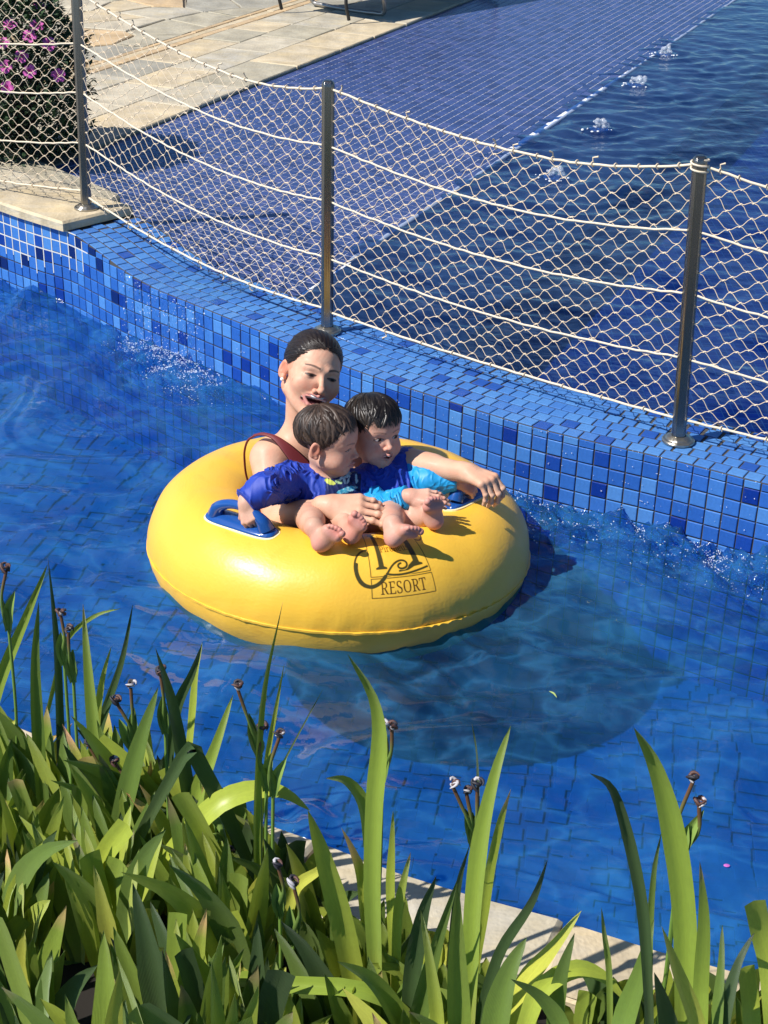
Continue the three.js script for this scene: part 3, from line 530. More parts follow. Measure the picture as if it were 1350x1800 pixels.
{
  // each bay: five ropes and a diamond net laced between the first and the last
  const bay = (A, B, label, o) => {
    const t = thing('rope_net', label, 'net', A), len = A.distanceTo(B);
    const rope = (k, u) => { const h = o.h[k], p = A.clone().lerp(B, u); p.x += mixn(LEAN[posts.indexOf(A)] * h[0], LEAN[posts.indexOf(B)] * h[1], u); p.y += h[0] + (h[1] - h[0]) * u - o.sag[k] * 4 * u * (1 - u) * (1 + o.skew[k] * (u - 0.5)); return p; };
    const dirn = B.clone().sub(A).setY(0).normalize(), out = V(-dirn.z, 0, dirn.x);
    const u0 = (POST_R + 0.001) / len, u1 = 1 - u0;
    const bulge = (u, v) => 0.018 * Math.sin(Math.PI * u) * Math.sin(Math.PI * v) * o.bulge;
    const surf = (u, v) => { const p = rope(4, u).lerp(rope(0, u), v); return p.addScaledVector(out, bulge(u, v)); };
    for (let k = 0; k < 5; k++) {
      const T = new Tris(), pts = []; for (let i = 0; i <= 40; i++) { const u = mixn(u0, u1, i / 40), p = rope(k, u); if (k && k < 4) p.addScaledVector(out, bulge(u, 1 - k / 4) + 0.002); p.x += 0.0015 * n2(i * 0.7, k); p.y += 0.0022 * n2(i * 0.6 + 9, k); pts.push(p.sub(A)); }
      tube(T, pts, k === 0 || k === 4 ? 0.0036 : 0.0032, 7);
      part('rope', T.geo(), ropeMat, t);
    }
    const T = new Tris(), NC = o.cols * 2, NR = o.rows * 2, node = [];
    for (let j = 0; j <= NR; j++) { node[j] = []; for (let i = 0; i <= NC; i++) if ((i + j) % 2 === 0) { const e = i === 0 || i === NC || j === 0 || j === NR ? 0.25 : 1, u = mixn(u0, u1, clamp((i + e * rr(-0.24, 0.24)) / NC, 0, 1)), v = clamp((j + e * rr(-0.24, 0.24)) / NR, 0, 1); node[j][i] = surf(u, v).addScaledVector(out, e * rr(-0.003, 0.003)); } }
    for (let j = 0; j < NR; j++) for (let i = 0; i <= NC; i++) if ((i + j) % 2 === 0) for (const d of [-1, 1]) {
      const b = node[j + 1]?.[i + d], a = node[j][i]; if (!b) continue;
      const mid = a.clone().lerp(b, 0.5), e = a.distanceTo(b) * 0.10, w1 = a.clone().lerp(b, 0.28), w2 = a.clone().lerp(b, 0.72); w1.y += d * 0 - e * rr(0.2, 1.2); w2.y += e * rr(0.2, 1.2); void mid;
      tube(T, [a, w1, w2, b].map((p) => p.clone().sub(A)), 0.00115, 4, null, false);
      if (d === 1 && j) { const k = a.clone().sub(A), s = 0.0036; tube(T, [k.clone().add(V(-s, -s * 0.6, 0)), k.clone(), k.clone().add(V(s, s * 0.6, 0))], [0.0010, 0.0028, 0.0010], 5, null, false); }
    }
    // loops of lacing round the top and bottom ropes, some with frayed ends
    for (let i = 1; i < NC; i += 2) for (const k of [0, 4]) {
      if (k === 4 && i % 4 === 1) continue;
      const u = mixn(u0, u1, (i + rr(-0.3, 0.3)) / NC), p = rope(k, u).sub(A), r = 0.0072, pts = []; for (let q = 0; q <= 8; q++) { const a = q / 8 * 2 * Math.PI; pts.push(p.clone().addScaledVector(out, Math.cos(a) * r).add(V(0, Math.sin(a) * r, 0)).addScaledVector(dirn, (q / 8 - 0.5) * 0.006)); }
      tube(T, pts, 0.0018, 4, null, false);
      if (rnd() < 0.3) { const q = p.clone().add(V(0, k ? -0.006 : 0.006, 0)); tube(T, [q, q.clone().add(V(rr(-0.006, 0.006), k ? -0.010 : 0.012, rr(-0.004, 0.004))), q.clone().add(V(rr(-0.014, 0.014), k ? -0.016 : 0.016, 0.004))], [0.002, 0.0022, 0.003], 4); }
    }
    part('netting', T.geo(), cordMat, t);
    return t;
  };
  const H = [0.785, 0.610, 0.435, 0.250, 0.068];
  const lv = (dA, dB) => H.map((h) => [h + dA, h + dB]);
  bay(post1, post2, 'pale rope net sagging from the coping down to the middle post', { h: lv(0.0, 0.0).map((h, i) => [h[0] - (i === 4 ? 0.02 : 0), h[1] + (i === 4 ? 0.01 : 0)]), sag: [0.075, 0.055, 0.05, 0.045, 0.05], skew: [0.9, 0.6, 0.4, 0.3, 0.2], cols: 19, rows: 15, bulge: 1 });
  bay(post2, post3, 'pale rope net hanging between the middle and right posts', { h: lv(0, 0.0), sag: [0.07, 0.055, 0.04, 0.03, 0.012], skew: [0.6, 0.4, 0.3, 0.2, 0], cols: 19, rows: 15, bulge: 1 });
  bay(post3, post4, 'pale rope net running out to the right of the right post', { h: lv(0, 0), sag: [0.07, 0.05, 0.04, 0.03, 0.01], skew: [0, 0, 0, 0, 0], cols: 18, rows: 15, bulge: 1 });
  bay(post0, post1, 'pale rope net in front of the pink flowering bush', { h: lv(0, 0), sag: [0.05, 0.05, 0.05, 0.05, 0.03], skew: [0, 0, 0, 0, 0], cols: 17, rows: 15, bulge: 1 });
  // lashing round the right post's head
  const T = new Tris(), pts = []; for (let q = 0; q <= 30; q++) { const a = q / 30 * 4.4 * Math.PI; pts.push(V(Math.cos(a) * (POST_R + 0.003), 0.765 + q * 0.0011, Math.sin(a) * (POST_R + 0.003))); }
  pts.forEach((p) => { p.x += LEAN[3] * p.y; }); tube(T, pts, 0.0028, 5); const l = part('lashing', T.geo(), ropeMat, scene.children.find((o) => o.name === 'fence_post_002')); void l;
}

// ================================================================ people: bodies as one surface, from a distance field
const capsule = (a, b, ra, rb, k = 0.012, o = {}) => { const d = b.clone().sub(a), L = d.lengthSq() || 1e-9; return { k, c: a.clone().add(b).multiplyScalar(0.5), r: Math.sqrt(L) / 2 + Math.max(ra, rb), f(x, y, z) { const px = x - a.x, py = y - a.y, pz = z - a.z, t = clamp((px * d.x + py * d.y + pz * d.z) / L, 0, 1); const ex = px - d.x * t, ey = py - d.y * t, ez = pz - d.z * t; return Math.sqrt(ex * ex + ey * ey + ez * ez) - ra - (rb - ra) * t; }, ...o }; };
const ball = (c, r, k = 0.012, o = {}) => ({ k, c, r, f(x, y, z) { const a = x - c.x, b = y - c.y, e = z - c.z; return Math.sqrt(a * a + b * b + e * e) - r; }, ...o });
const egg = (c, rad, k = 0.02, q = null, o = {}) => { const qi = q ? q.clone().invert() : null, v = V(); return { k, c, r: Math.max(...rad), f(x, y, z) { v.set(x - c.x, y - c.y, z - c.z); if (qi) v.applyQuaternion(qi); const a = v.x / rad[0], b = v.y / rad[1], e = v.z / rad[2], k0 = Math.sqrt(a * a + b * b + e * e), k1 = Math.sqrt((a / rad[0]) ** 2 + (b / rad[1]) ** 2 + (e / rad[2]) ** 2); return k1 < 1e-9 ? -Math.min(...rad) : k0 * (k0 - 1) / k1; }, ...o }; };
const smin = (a, b, k) => { if (k <= 0) return Math.min(a, b); const h = Math.max(k - Math.abs(a - b), 0) / k; return Math.min(a, b) - h * h * k * 0.25; };
const smax = (a, b, k) => -smin(-a, -b, k);
function evalPrims(list, x, y, z) { let d = 1e3; for (let i = 0; i < list.length; i++) { const p = list[i], e = p.f(x, y, z); d = p.op === 'sub' ? smax(d, -e, p.k) : p.op === 'and' ? smax(d, e, p.k) : smin(d, e, p.k); } return d; }
// surface nets over blocks of 8 cells; only blocks near the surface are sampled
function mould(prims, cell, post, colour, o = {}) {
  const lo = V(1e9, 1e9, 1e9), hi = lo.clone().negate();
  for (const p of prims) if (!p.op && !p.unbounded) { lo.min(p.c.clone().subScalar(p.r + 0.02)); hi.max(p.c.clone().addScalar(p.r + 0.02)); }
  if (o.lo) { lo.max(o.lo); hi.min(o.hi); }
  const B = 8, nb = [0, 1, 2].map((i) => Math.ceil((hi.getComponent(i) - lo.getComponent(i)) / (cell * B)) + 1), n = nb.map((k) => k * B + 1), val = new Float32Array(n[0] * n[1] * n[2]).fill(9), half = B * cell / 2, diag = half * Math.sqrt(3);
  const at = (i, j, k) => (k * n[1] + j) * n[0] + i, full = (list, x, y, z) => { let d = evalPrims(list, x, y, z); if (post) d = post(d, x, y, z); return d; };
  const live = [];
  for (let bz = 0; bz < nb[2]; bz++) for (let by = 0; by < nb[1]; by++) for (let bx = 0; bx < nb[0]; bx++) {
    const cx = lo.x + bx * B * cell + half, cy = lo.y + by * B * cell + half, cz = lo.z + bz * B * cell + half;
    const list = prims.filter((p) => p.op || p.unbounded || Math.hypot(cx - p.c.x, cy - p.c.y, cz - p.c.z) - p.r < diag * 1.05 + Math.max(p.k, 0.012) + 0.012); if (!list.length || list.every((p) => p.op)) continue;
    const d0 = full(list, cx, cy, cz); if (Math.abs(d0) > diag * 1.7 + 0.010) { if (d0 < 0) for (let k = 0; k <= B; k++) for (let j = 0; j <= B; j++) for (let i = 0; i <= B; i++) { const q = at(bx * B + i, by * B + j, bz * B + k); if (val[q] === 9) val[q] = -9; } continue; }
    live.push([bx, by, bz]);
    for (let k = 0; k <= B; k++) for (let j = 0; j <= B; j++) for (let i = 0; i <= B; i++) { const q = at(bx * B + i, by * B + j, bz * B + k); val[q] = full(list, lo.x + (bx * B + i) * cell, lo.y + (by * B + j) * cell, lo.z + (bz * B + k) * cell); }
  }
  const T = new Tris(), id = new Map(), C = [[0, 0, 0], [1, 0, 0], [0, 1, 0], [1, 1, 0], [0, 0, 1], [1, 0, 1], [0, 1, 1], [1, 1, 1]], E = []; for (let a = 0; a < 8; a++) for (let b = a + 1; b < 8; b++) { const d = a ^ b; if (d === 1 || d === 2 || d === 4) E.push([a, b]); }
  const seenCell = new Set();
  const vert = (i, j, k) => {
    const key = at(i, j, k); if (id.has(key)) return id.get(key);
    let sx = 0, sy = 0, sz = 0, c = 0; for (const [a, b] of E) { const A = C[a], D = C[b], va = val[at(i + A[0], j + A[1], k + A[2])], vb = val[at(i + D[0], j + D[1], k + D[2])]; if ((va < 0) !== (vb < 0)) { const t = va / (va - vb); sx += A[0] + (D[0] - A[0]) * t; sy += A[1] + (D[1] - A[1]) * t; sz += A[2] + (D[2] - A[2]) * t; c++; } }
    if (!c) c = 1; const v = T.v(V(lo.x + (i + sx / c) * cell, lo.y + (j + sy / c) * cell, lo.z + (k + sz / c) * cell), V(0, 1, 0)); id.set(key, v); return v;
  };
  for (const [bx, by, bz] of live) for (let k = Math.max(1, bz * B); k < bz * B + B; k++) for (let j = Math.max(1, by * B); j < by * B + B; j++) for (let i = Math.max(1, bx * B); i < bx * B + B; i++) {
    const v0 = val[at(i, j, k)], s0 = v0 < 0; if (Math.abs(v0) > cell * 4) continue; if (seenCell.has(at(i, j, k))) continue;
    for (let a = 0; a < 3; a++) {
      const e = [0, 0, 0]; e[a] = 1; if ((i + e[0] >= n[0] - 1) || (j + e[1] >= n[1] - 1) || (k + e[2] >= n[2] - 1)) continue; const s1 = val[at(i + e[0], j + e[1], k + e[2])] < 0; if (s0 === s1) continue;
      const u = (a + 1) % 3, w = (a + 2) % 3, q = (du, dw) => { const c = [i, j, k]; c[u] -= du; c[w] -= dw; return vert(...c); }, A = q(1, 1), Bq = q(0, 1), Cq = q(0, 0), D = q(1, 0); s0 ? T.q(A, Bq, Cq, D) : T.q(A, D, Cq, Bq);
    }
  }
  // normals and colours from the field itself
  const h = cell * 0.6, N = T.p.length / 3, cells = new Map();
  for (let v = 0; v < N; v++) {
    const x = T.p[v * 3], y = T.p[v * 3 + 1], z = T.p[v * 3 + 2], key = Math.floor(x * 50) + ',' + Math.floor(y * 50) + ',' + Math.floor(z * 50);
    let list = cells.get(key); if (!list) { const cx = (Math.floor(x * 50) + 0.5) / 50, cy = (Math.floor(y * 50) + 0.5) / 50, cz = (Math.floor(z * 50) + 0.5) / 50; list = prims.filter((p) => p.op || p.unbounded || Math.hypot(cx - p.c.x, cy - p.c.y, cz - p.c.z) - p.r < 0.02 + Math.max(p.k, 0.01)); cells.set(key, list); }
    const g1 = full(list, x + h, y - h, z - h), g2 = full(list, x - h, y - h, z + h), g3 = full(list, x - h, y + h, z - h), g4 = full(list, x + h, y + h, z + h), gx = g1 - g2 - g3 + g4, gy = -g1 - g2 + g3 + g4, gz = -g1 + g2 - g3 + g4, L = Math.hypot(gx, gy, gz) || 1; T.n[v * 3] = gx / L; T.n[v * 3 + 1] = gy / L; T.n[v * 3 + 2] = gz / L;
    T.u[v * 2] = x * 6 + z * 4; T.u[v * 2 + 1] = y * 6 + z * 2;
    if (colour) { const c = colour(x, y, z, gx / L, gy / L, gz / L); T.c.push(c[0], c[1], c[2]); }
  }
  return T.geo(o.base);
}
const ZC = RING.z, W = (px, py, dz) => atZ(px, py, ZC + dz);
const frameQ = (yaw, pitch, roll) => new THREE.Quaternion().setFromEuler(new THREE.Euler(-pitch * Math.PI / 180, yaw * Math.PI / 180, roll * Math.PI / 180, 'YXZ'));

// ---------------- a head in its own axes (x to the person's left, y up, z forward; metres at adult size)
function headField(h) {
  const c = (x, y, z) => V(x, y, z), P = [], kid = h.kid;
  const both = (fn) => { fn(-1); fn(1); };
  if (kid) {
    P.push(egg(c(0, 0.036, -0.012), [0.078, 0.079, 0.098], 0.02));
    P.push(egg(c(0, -0.022, 0.026), [0.064, 0.070, 0.062], 0.03));
    both((s) => P.push(ball(c(s * 0.036, -0.047, 0.047), 0.033, 0.025)));
    both((s) => P.push(capsule(c(s * 0.044, -0.058, 0.008), c(s * 0.010, -0.087, 0.058), 0.024, 0.017, 0.02)));
    P.push(ball(c(0, -0.086, 0.066), 0.0155, 0.016));
    P.push(egg(c(0, 0.045, 0.052), [0.058, 0.042, 0.036], 0.03));
    both((s) => P.push(capsule(c(s * 0.012, 0.020, 0.080), c(s * 0.044, 0.017, 0.064), 0.006, 0.006, 0.018)));
    both((s) => P.push(ball(c(s * 0.031, -0.003, 0.093), 0.0120, 0.014, { op: 'sub' })));
    both((s) => P.push(egg(c(s * 0.0315, -0.003, 0.0685), [0.0155, 0.0125, 0.0135], 0.004)));
    P.push(capsule(c(0, 0.0, 0.085), c(0, -0.026, 0.099), 0.006, 0.0082, 0.010)); P.push(ball(c(0, -0.029, 0.1015), 0.0085, 0.006));
    both((s) => P.push(ball(c(s * 0.0105, -0.034, 0.092), 0.0068, 0.006)));
    P.push(egg(c(0, -0.060, 0.077), [0.024, 0.016, 0.016], 0.012));
    const sm = h.mouth === 'open' ? 1 : 0;
    if (sm) P.push(egg(c(0, -0.0615, 0.096), [0.017, 0.0062, 0.014], 0.004, null, { op: 'sub' }));
    both((s) => P.push(capsule(c(0, -0.0545, 0.0955), c(s * (0.022 + 0.003 * sm), -0.0585 + 0.007 * sm, 0.080 - 0.003 * sm), 0.0046, 0.003, 0.004)));
    both((s) => P.push(capsule(c(0, -0.0685 - 0.002 * sm, 0.0925), c(s * (0.020 + 0.004 * sm), -0.0605 + 0.007 * sm, 0.080 - 0.003 * sm), 0.0052, 0.003, 0.004)));
  } else {
    P.push(egg(c(0, 0.035, -0.012), [0.0735, 0.082, 0.094], 0.02));
    P.push(egg(c(0, -0.028, 0.026), [0.060, 0.084, 0.060], 0.03));
    both((s) => P.push(capsule(c(s * 0.049, -0.055, -0.002), c(s * 0.012, -0.103, 0.062), 0.017, 0.014, 0.02)));
    P.push(egg(c(0, -0.103, 0.070), [0.018, 0.015, 0.015], 0.018));
    both((s) => P.push(egg(c(s * 0.038, -0.026, 0.058), [0.026, 0.022, 0.021], 0.030)));
    both((s) => P.push(capsule(c(s * 0.012, 0.020, 0.083), c(s * 0.046, 0.018, 0.064), 0.0085, 0.007, 0.016)));
    both((s) => P.push(ball(c(s * 0.031, 0.000, 0.098), 0.0155, 0.014, { op: 'sub' })));
    both((s) => P.push(egg(c(s * 0.031, -0.001, 0.0715), [0.0155, 0.0115, 0.0130], 0.004)));
    P.push(capsule(c(0, 0.012, 0.083), c(0, -0.030, 0.106), 0.0065, 0.0085, 0.010)); P.push(ball(c(0, -0.034, 0.1075), 0.0095, 0.006));
    both((s) => P.push(ball(c(s * 0.0135, -0.038, 0.096), 0.0075, 0.006)));
    P.push(egg(c(0, -0.066, 0.078), [0.030, 0.022, 0.016], 0.014));
    P.push(egg(c(0, -0.0625, 0.094), [0.0365, 0.0160, 0.026], 0.004, null, { op: 'sub' }));
    both((s) => { P.push(capsule(c(0, -0.0500, 0.0985), c(s * 0.041, -0.0455, 0.0700), 0.0040, 0.0028, 0.004)); P.push(capsule(c(0, -0.0820, 0.0915), c(s * 0.020, -0.077, 0.086), 0.0050, 0.0045, 0.004)); P.push(capsule(c(s * 0.020, -0.077, 0.086), c(s * 0.041, -0.0465, 0.0695), 0.0045, 0.0026, 0.004)); });
    P.push(egg(c(0, -0.0550, 0.0820), [0.0310, 0.0055, 0.0100], 0.001));   // upper teeth
    both((s) => P.push(ball(c(s * 0.046, -0.046, -0.026), 0.022, 0.02)));
  }
  // ears: a thin shell with a rim and a hollow
  const ex = kid ? 0.079 : 0.0715, er = kid ? 1.02 : 0.90;
  both((s) => {
    const q = new THREE.Quaternion().setFromEuler(new THREE.Euler(0.22, -s * 0.45, s * 0.12));
    P.push(egg(c(s * (ex + 0.004), -0.004, -0.016), [0.0085 * er, 0.031 * er, 0.0195 * er], 0.006, q));
    P.push(egg(c(s * (ex + 0.013), -0.001, -0.012), [0.0075, 0.017 * er, 0.0105 * er], 0.005, q, { op: 'sub' }));
    P.push(ball(c(s * (ex + 0.003), -0.030 * er, -0.010), 0.0075, 0.006));
  });
  const near = new Map(), field = (x, y, z) => {   // shapes sorted into 16 mm cells
    const i = Math.floor(x * 62.5), j = Math.floor(y * 62.5), k = Math.floor(z * 62.5), key = (i + 64) * 16384 + (j + 64) * 128 + k + 64; let list = near.get(key);
    if (!list) { const cx = (i + 0.5) / 62.5, cy = (j + 0.5) / 62.5, cz = (k + 0.5) / 62.5; list = P.filter((p) => Math.hypot(cx - p.c.x, cy - p.c.y, cz - p.c.z) - p.r < 0.016 + p.k + 0.004); if (!list.some((p) => !p.op)) list = P; near.set(key, list); }
    return evalPrims(list, x, y, z);
  };
  const skin = h.skin, mixc = (a, b, t) => [mixn(a[0], b[0], t), mixn(a[1], b[1], t), mixn(a[2], b[2], t)];
  const hc = kid ? V(0, 0.036, -0.012) : V(0, 0.035, -0.012);
  const colour = (x, y, z) => {
    let c = skin; const ax = Math.abs(x), eyY = kid ? -0.003 : -0.001, n = n3(x * 60, y * 60, z * 60);
    c = mixc(c, [c[0] * 1.0, c[1] * 0.86, c[2] * 0.84], 0.5 + 0.5 * n);
    const blush = Math.exp(-(Math.pow((ax - 0.040) / 0.020, 2) + Math.pow((y + 0.034) / 0.018, 2))) * (z > 0.02 ? 1 : 0); c = mixc(c, [c[0] * 1.02, c[1] * 0.72, c[2] * 0.68], 0.65 * blush);
    if (ax < 0.02 && y < -0.02 && y > -0.045 && z > 0.085) c = mixc(c, [c[0], c[1] * 0.8, c[2] * 0.78], 0.5);
    if (ax > ex - 0.004) c = mixc(c, [c[0] * 1.0, c[1] * 0.72, c[2] * 0.66], 0.7);
    if (ax > ex + 0.001 && z > -0.022 && z < 0.0 && y > -0.018 && y < 0.014) c = mixc(c, [c[0] * 0.7, c[1] * 0.42, c[2] * 0.36], 0.5);
    if (z > 0.03) {
      // brows
      const by = (kid ? 0.020 : 0.0215) + 0.0045 * Math.sin(clamp((ax - 0.012) / 0.036, 0, 1) * 2.4), bw = 0.0030 * (1 - 0.6 * clamp((ax - 0.026) / 0.024, 0, 1)) * (kid ? 0.9 : 1);
      if (ax > 0.012 && ax < 0.050) c = mixc(c, [0.03, 0.018, 0.012], (kid ? 0.5 : 0.85) * sstep(bw + 0.0016, bw * 0.5, Math.abs(y - by)));
      // eyes
      const smile = kid ? 0 : 0.0022; void smile; const u = (ax - 0.031) / (kid ? 0.0145 : 0.0140), open = h.eyes ?? 1, lidU = (kid ? 0.0062 : 0.0050) * open * (1 - u * u) + (kid ? 0.0005 : 0.0012) * open, lidL = -0.0046 * open * (1 - u * u), yy = y - eyY - 0.0016 * u * u;
      if (Math.abs(u) < 1.12) {
        const inside = sstep(-0.0007, 0.0007, Math.min(lidU - yy, yy - lidL)) * (Math.abs(u) < 1 ? 1 : 0), gx = (ax - 0.031) * Math.sign(x) - (h.gaze ?? 0) * 0.006;
        const iris = Math.hypot(gx, yy - (h.gazeY ?? 0) * 0.003), eye = iris < 0.0064 ? (iris < 0.003 ? [0.008, 0.006, 0.005] : [0.045, 0.022, 0.012]) : kid ? [0.48, 0.43, 0.40] : [0.16, 0.11, 0.09];
        c = mixc(c, eye, inside);
        const lash = sstep(kid ? 0.0026 : 0.0034, 0.0006, Math.abs(yy - lidU - 0.0004)) * (Math.abs(u) < 1.1 ? 1 : 0); c = mixc(c, [0.012, 0.008, 0.007], 0.92 * lash);
        const low = sstep(0.0016, 0.0003, Math.abs(yy - lidL)) * (Math.abs(u) < 1 ? 1 : 0); c = mixc(c, [0.10, 0.05, 0.04], 0.55 * low);
      }
      // lips, teeth, the dark of the mouth
      const ly = kid ? -0.0605 : -0.0640, lw = kid ? 0.0235 : 0.042, lh = kid ? 0.0118 : 0.0210, e = Math.hypot(x / lw, (y - ly) / lh);
      if (e < 1.05 && z > 0.058) {
        const lips = kid ? [0.46, 0.17, 0.15] : [0.56, 0.22, 0.19]; c = mixc(c, lips, sstep(1.05, 0.85, e) * (kid ? 0.75 : 0.85));
        if (!kid) { const ie = Math.hypot(x / 0.0375, (y + 0.0632) / 0.0165), up = y > -0.0625, inner = up ? 0.0948 - 16 * x * x : 0.0890 - 13 * x * x; if (ie < 1.04 && z < inner) c = y > -0.0618 && z > 0.066 ? [0.88, 0.85, 0.80] : y < -0.0700 ? [0.50, 0.18, 0.16] : [0.05, 0.012, 0.010]; }
        else if (h.mouth === 'open') { const ie = Math.hypot(x / 0.0165, (y + 0.0610) / 0.0048); if (ie < 1.05) c = mixc(c, y > -0.0600 ? [0.66, 0.60, 0.55] : [0.10, 0.02, 0.018], sstep(1.05, 0.9, ie)); }
        else { if (Math.abs(y - ly) < 0.0012) c = mixc(c, [0.16, 0.05, 0.045], 0.8); }
      }
      for (const s of [-1, 1]) if (Math.hypot(x - s * 0.0055, (y + (kid ? 0.040 : 0.0435)) * 1.3, (z - (kid ? 0.098 : 0.104)) * 0.5) < 0.003) c = [0.12, 0.04, 0.03];
    }
    if (h.endY && y > -0.06 && Math.abs(x) < ex + 0.004) { const L = Math.hypot(x - hc.x, y - hc.y, z - hc.z), psi = Math.atan2(Math.abs(x), z - hc.z), dy = (y - hc.y) / L, e = h.endY(psi), st = 0.5 + 0.5 * n3(x * 260, y * 70, z * 260), t = sstep(e - (h.soft ?? 0.16), e + 0.03, dy + 0.05 * (st - 0.5)); c = mixc(c, h.hairTone, clamp(t * (0.45 + 0.75 * st), 0, 1)); }
    return c;
  };
  return { field, colour, P };
}
// the head as one shape of a body
function headPrim(H, o, q, s) { const qi = q.clone().invert(), v = V(); return { k: 0.018, c: o, r: 0.135 * s, f(x, y, z) { v.set(x - o.x, y - o.y, z - o.z).applyQuaternion(qi).divideScalar(s); return H.field(v.x, v.y, v.z) * s; } }; }
const headLocal = (o, q, s) => { const qi = q.clone().invert(), v = V(); return (x, y, z) => v.set(x - o.x, y - o.y, z - o.z).applyQuaternion(qi).divideScalar(s); };

// ---------------- hands and feet
// wrist, direction of the knuckles, direction the back of the hand faces, size 1 = adult; curl per finger [base, middle, tip] in degrees
function handPrims(wrist, F, N, size, thumbSide, curls, spread = 1, thumb = {}) {
  F = F.clone().normalize(); N = N.clone().addScaledVector(F, -N.dot(F)).normalize(); const S = F.clone().cross(N).multiplyScalar(thumbSide), L = [], m = size, at = (f, s, n) => wrist.clone().addScaledVector(F, f * m).addScaledVector(S, s * m).addScaledVector(N, n * m);
  const baseX = [0.029, 0.0095, -0.010, -0.028], len = [[0.040, 0.025, 0.020], [0.045, 0.028, 0.021], [0.042, 0.026, 0.020], [0.033, 0.020, 0.018]], rad = [0.0088, 0.0090, 0.0086, 0.0076];
  L.push(capsule(at(-0.02, 0, 0), at(0.02, 0, 0), 0.024 * m, 0.023 * m, 0.02 * m));
  baseX.forEach((b, i) => L.push(capsule(at(0.012, b * 0.55, 0), at(0.082 - 0.004 * Math.abs(i - 1), b, 0.002), 0.0155 * m, 0.0118 * m, 0.014 * m)));
  L.push(capsule(at(0.02, 0.018, -0.008), at(0.055, 0.030, -0.008), 0.018 * m, 0.014 * m, 0.012 * m));
  baseX.forEach((b, i) => {
    const cu = curls[i]; let p = at(0.084 - 0.004 * Math.abs(i - 1), b, 0.002), a = 0; const fan = -b * 3.2 * spread;
    len[i].forEach((l, k) => { a += cu[k] * Math.PI / 180; const dir = F.clone().multiplyScalar(Math.cos(a)).addScaledVector(N, -Math.sin(a)).addScaledVector(S, -fan * Math.cos(a)); dir.normalize(); const q = p.clone().addScaledVector(dir, l * m); L.push(capsule(p, q, rad[i] * m * (1 - 0.06 * k), rad[i] * m * (0.95 - 0.09 * k), k ? 0.003 * m : 0.007 * m)); if (k) L.push(ball(p.clone().addScaledVector(N, 0.001 * m), rad[i] * m * 1.02, 0.003 * m)); p = q; });
  });
  const t0 = at(0.030, 0.030, -0.006), t1 = at(0.030 + (thumb.f1 ?? 0.032), 0.030 + (thumb.s1 ?? 0.026), -0.008 - (thumb.n1 ?? 0.004)), t2 = at(0.030 + (thumb.f2 ?? 0.060), 0.030 + (thumb.s2 ?? 0.030), -0.010 - (thumb.n2 ?? 0.014));
  L.push(capsule(t0, t1, 0.0125 * m, 0.0100 * m, 0.010 * m), capsule(t1, t2, 0.0098 * m, 0.0078 * m, 0.003 * m));
  return L;
}
// heel and ball of the foot, the way the sole faces, big toe on the side `big` (+1 = X = toes × sole)
function footPrims(heel, toes, sole, big, ankle, size = 1) {
  const Y = toes.clone().sub(heel).normalize(), N = sole.clone().addScaledVector(Y, -sole.dot(Y)).normalize(), X = Y.clone().cross(N).multiplyScalar(big), L = [], m = size * 0.86, at = (x, y, z) => heel.clone().addScaledVector(X, x * m).addScaledVector(Y, y * m).addScaledVector(N, z * m), len = toes.distanceTo(heel) / m;
  L.push(egg(at(0, 0.004, -0.016), [0.022 * m, 0.022 * m, 0.022 * m], 0.012 * m));
  L.push(capsule(at(-0.004, 0.01, -0.020), at(-0.008, len * 0.62, -0.016), 0.020 * m, 0.017 * m, 0.014 * m));
  L.push(capsule(at(0.006, 0.01, -0.026), at(0.010, len * 0.60, -0.022), 0.018 * m, 0.017 * m, 0.014 * m));
  L.push(capsule(at(-0.018, len * 0.66, -0.014), at(0.016, len * 0.76, -0.014), 0.0145 * m, 0.0165 * m, 0.012 * m));
  const tx = [0.019, 0.006, -0.004, -0.0135, -0.0215], ty = [1.02, 1.04, 1.00, 0.94, 0.86], tr = [0.0105, 0.0076, 0.0072, 0.0068, 0.0066];
  tx.forEach((x, i) => { const tip = at(x, len * ty[i], -0.010 + 0.002 * (i === 0)), root = at(x * 0.9, len * 0.78, -0.013); L.push(capsule(root, tip, tr[i] * m * 0.82, tr[i] * m * 0.80, 0.006 * m), ball(tip.clone().addScaledVector(N, 0.002 * m), tr[i] * m, 0.003 * m)); });
  L.push(capsule(at(0, 0.006, -0.030), ankle, 0.021 * m, 0.021 * m, 0.02 * m));
  L.push(capsule(at(0, len * 0.30, -0.032), ankle, 0.018 * m, 0.020 * m, 0.025 * m));
  return L;
}
const skinMat = new THREE.MeshPhysicalMaterial({ color: 0xffffff, vertexColors: true, roughness: 0.52, clearcoat: 0.05, clearcoatRoughness: 0.3, specularIntensity: 0.55 });
const skinBump = noiseTex(512, 512, (u, v) => 0.5 + 0.35 * tfbm(u, v, 26, 3, 5) + 0.2 * tnoise(u, v, 90, 8)); skinMat.bumpMap = skinBump; skinMat.bumpScale = 0.0006;
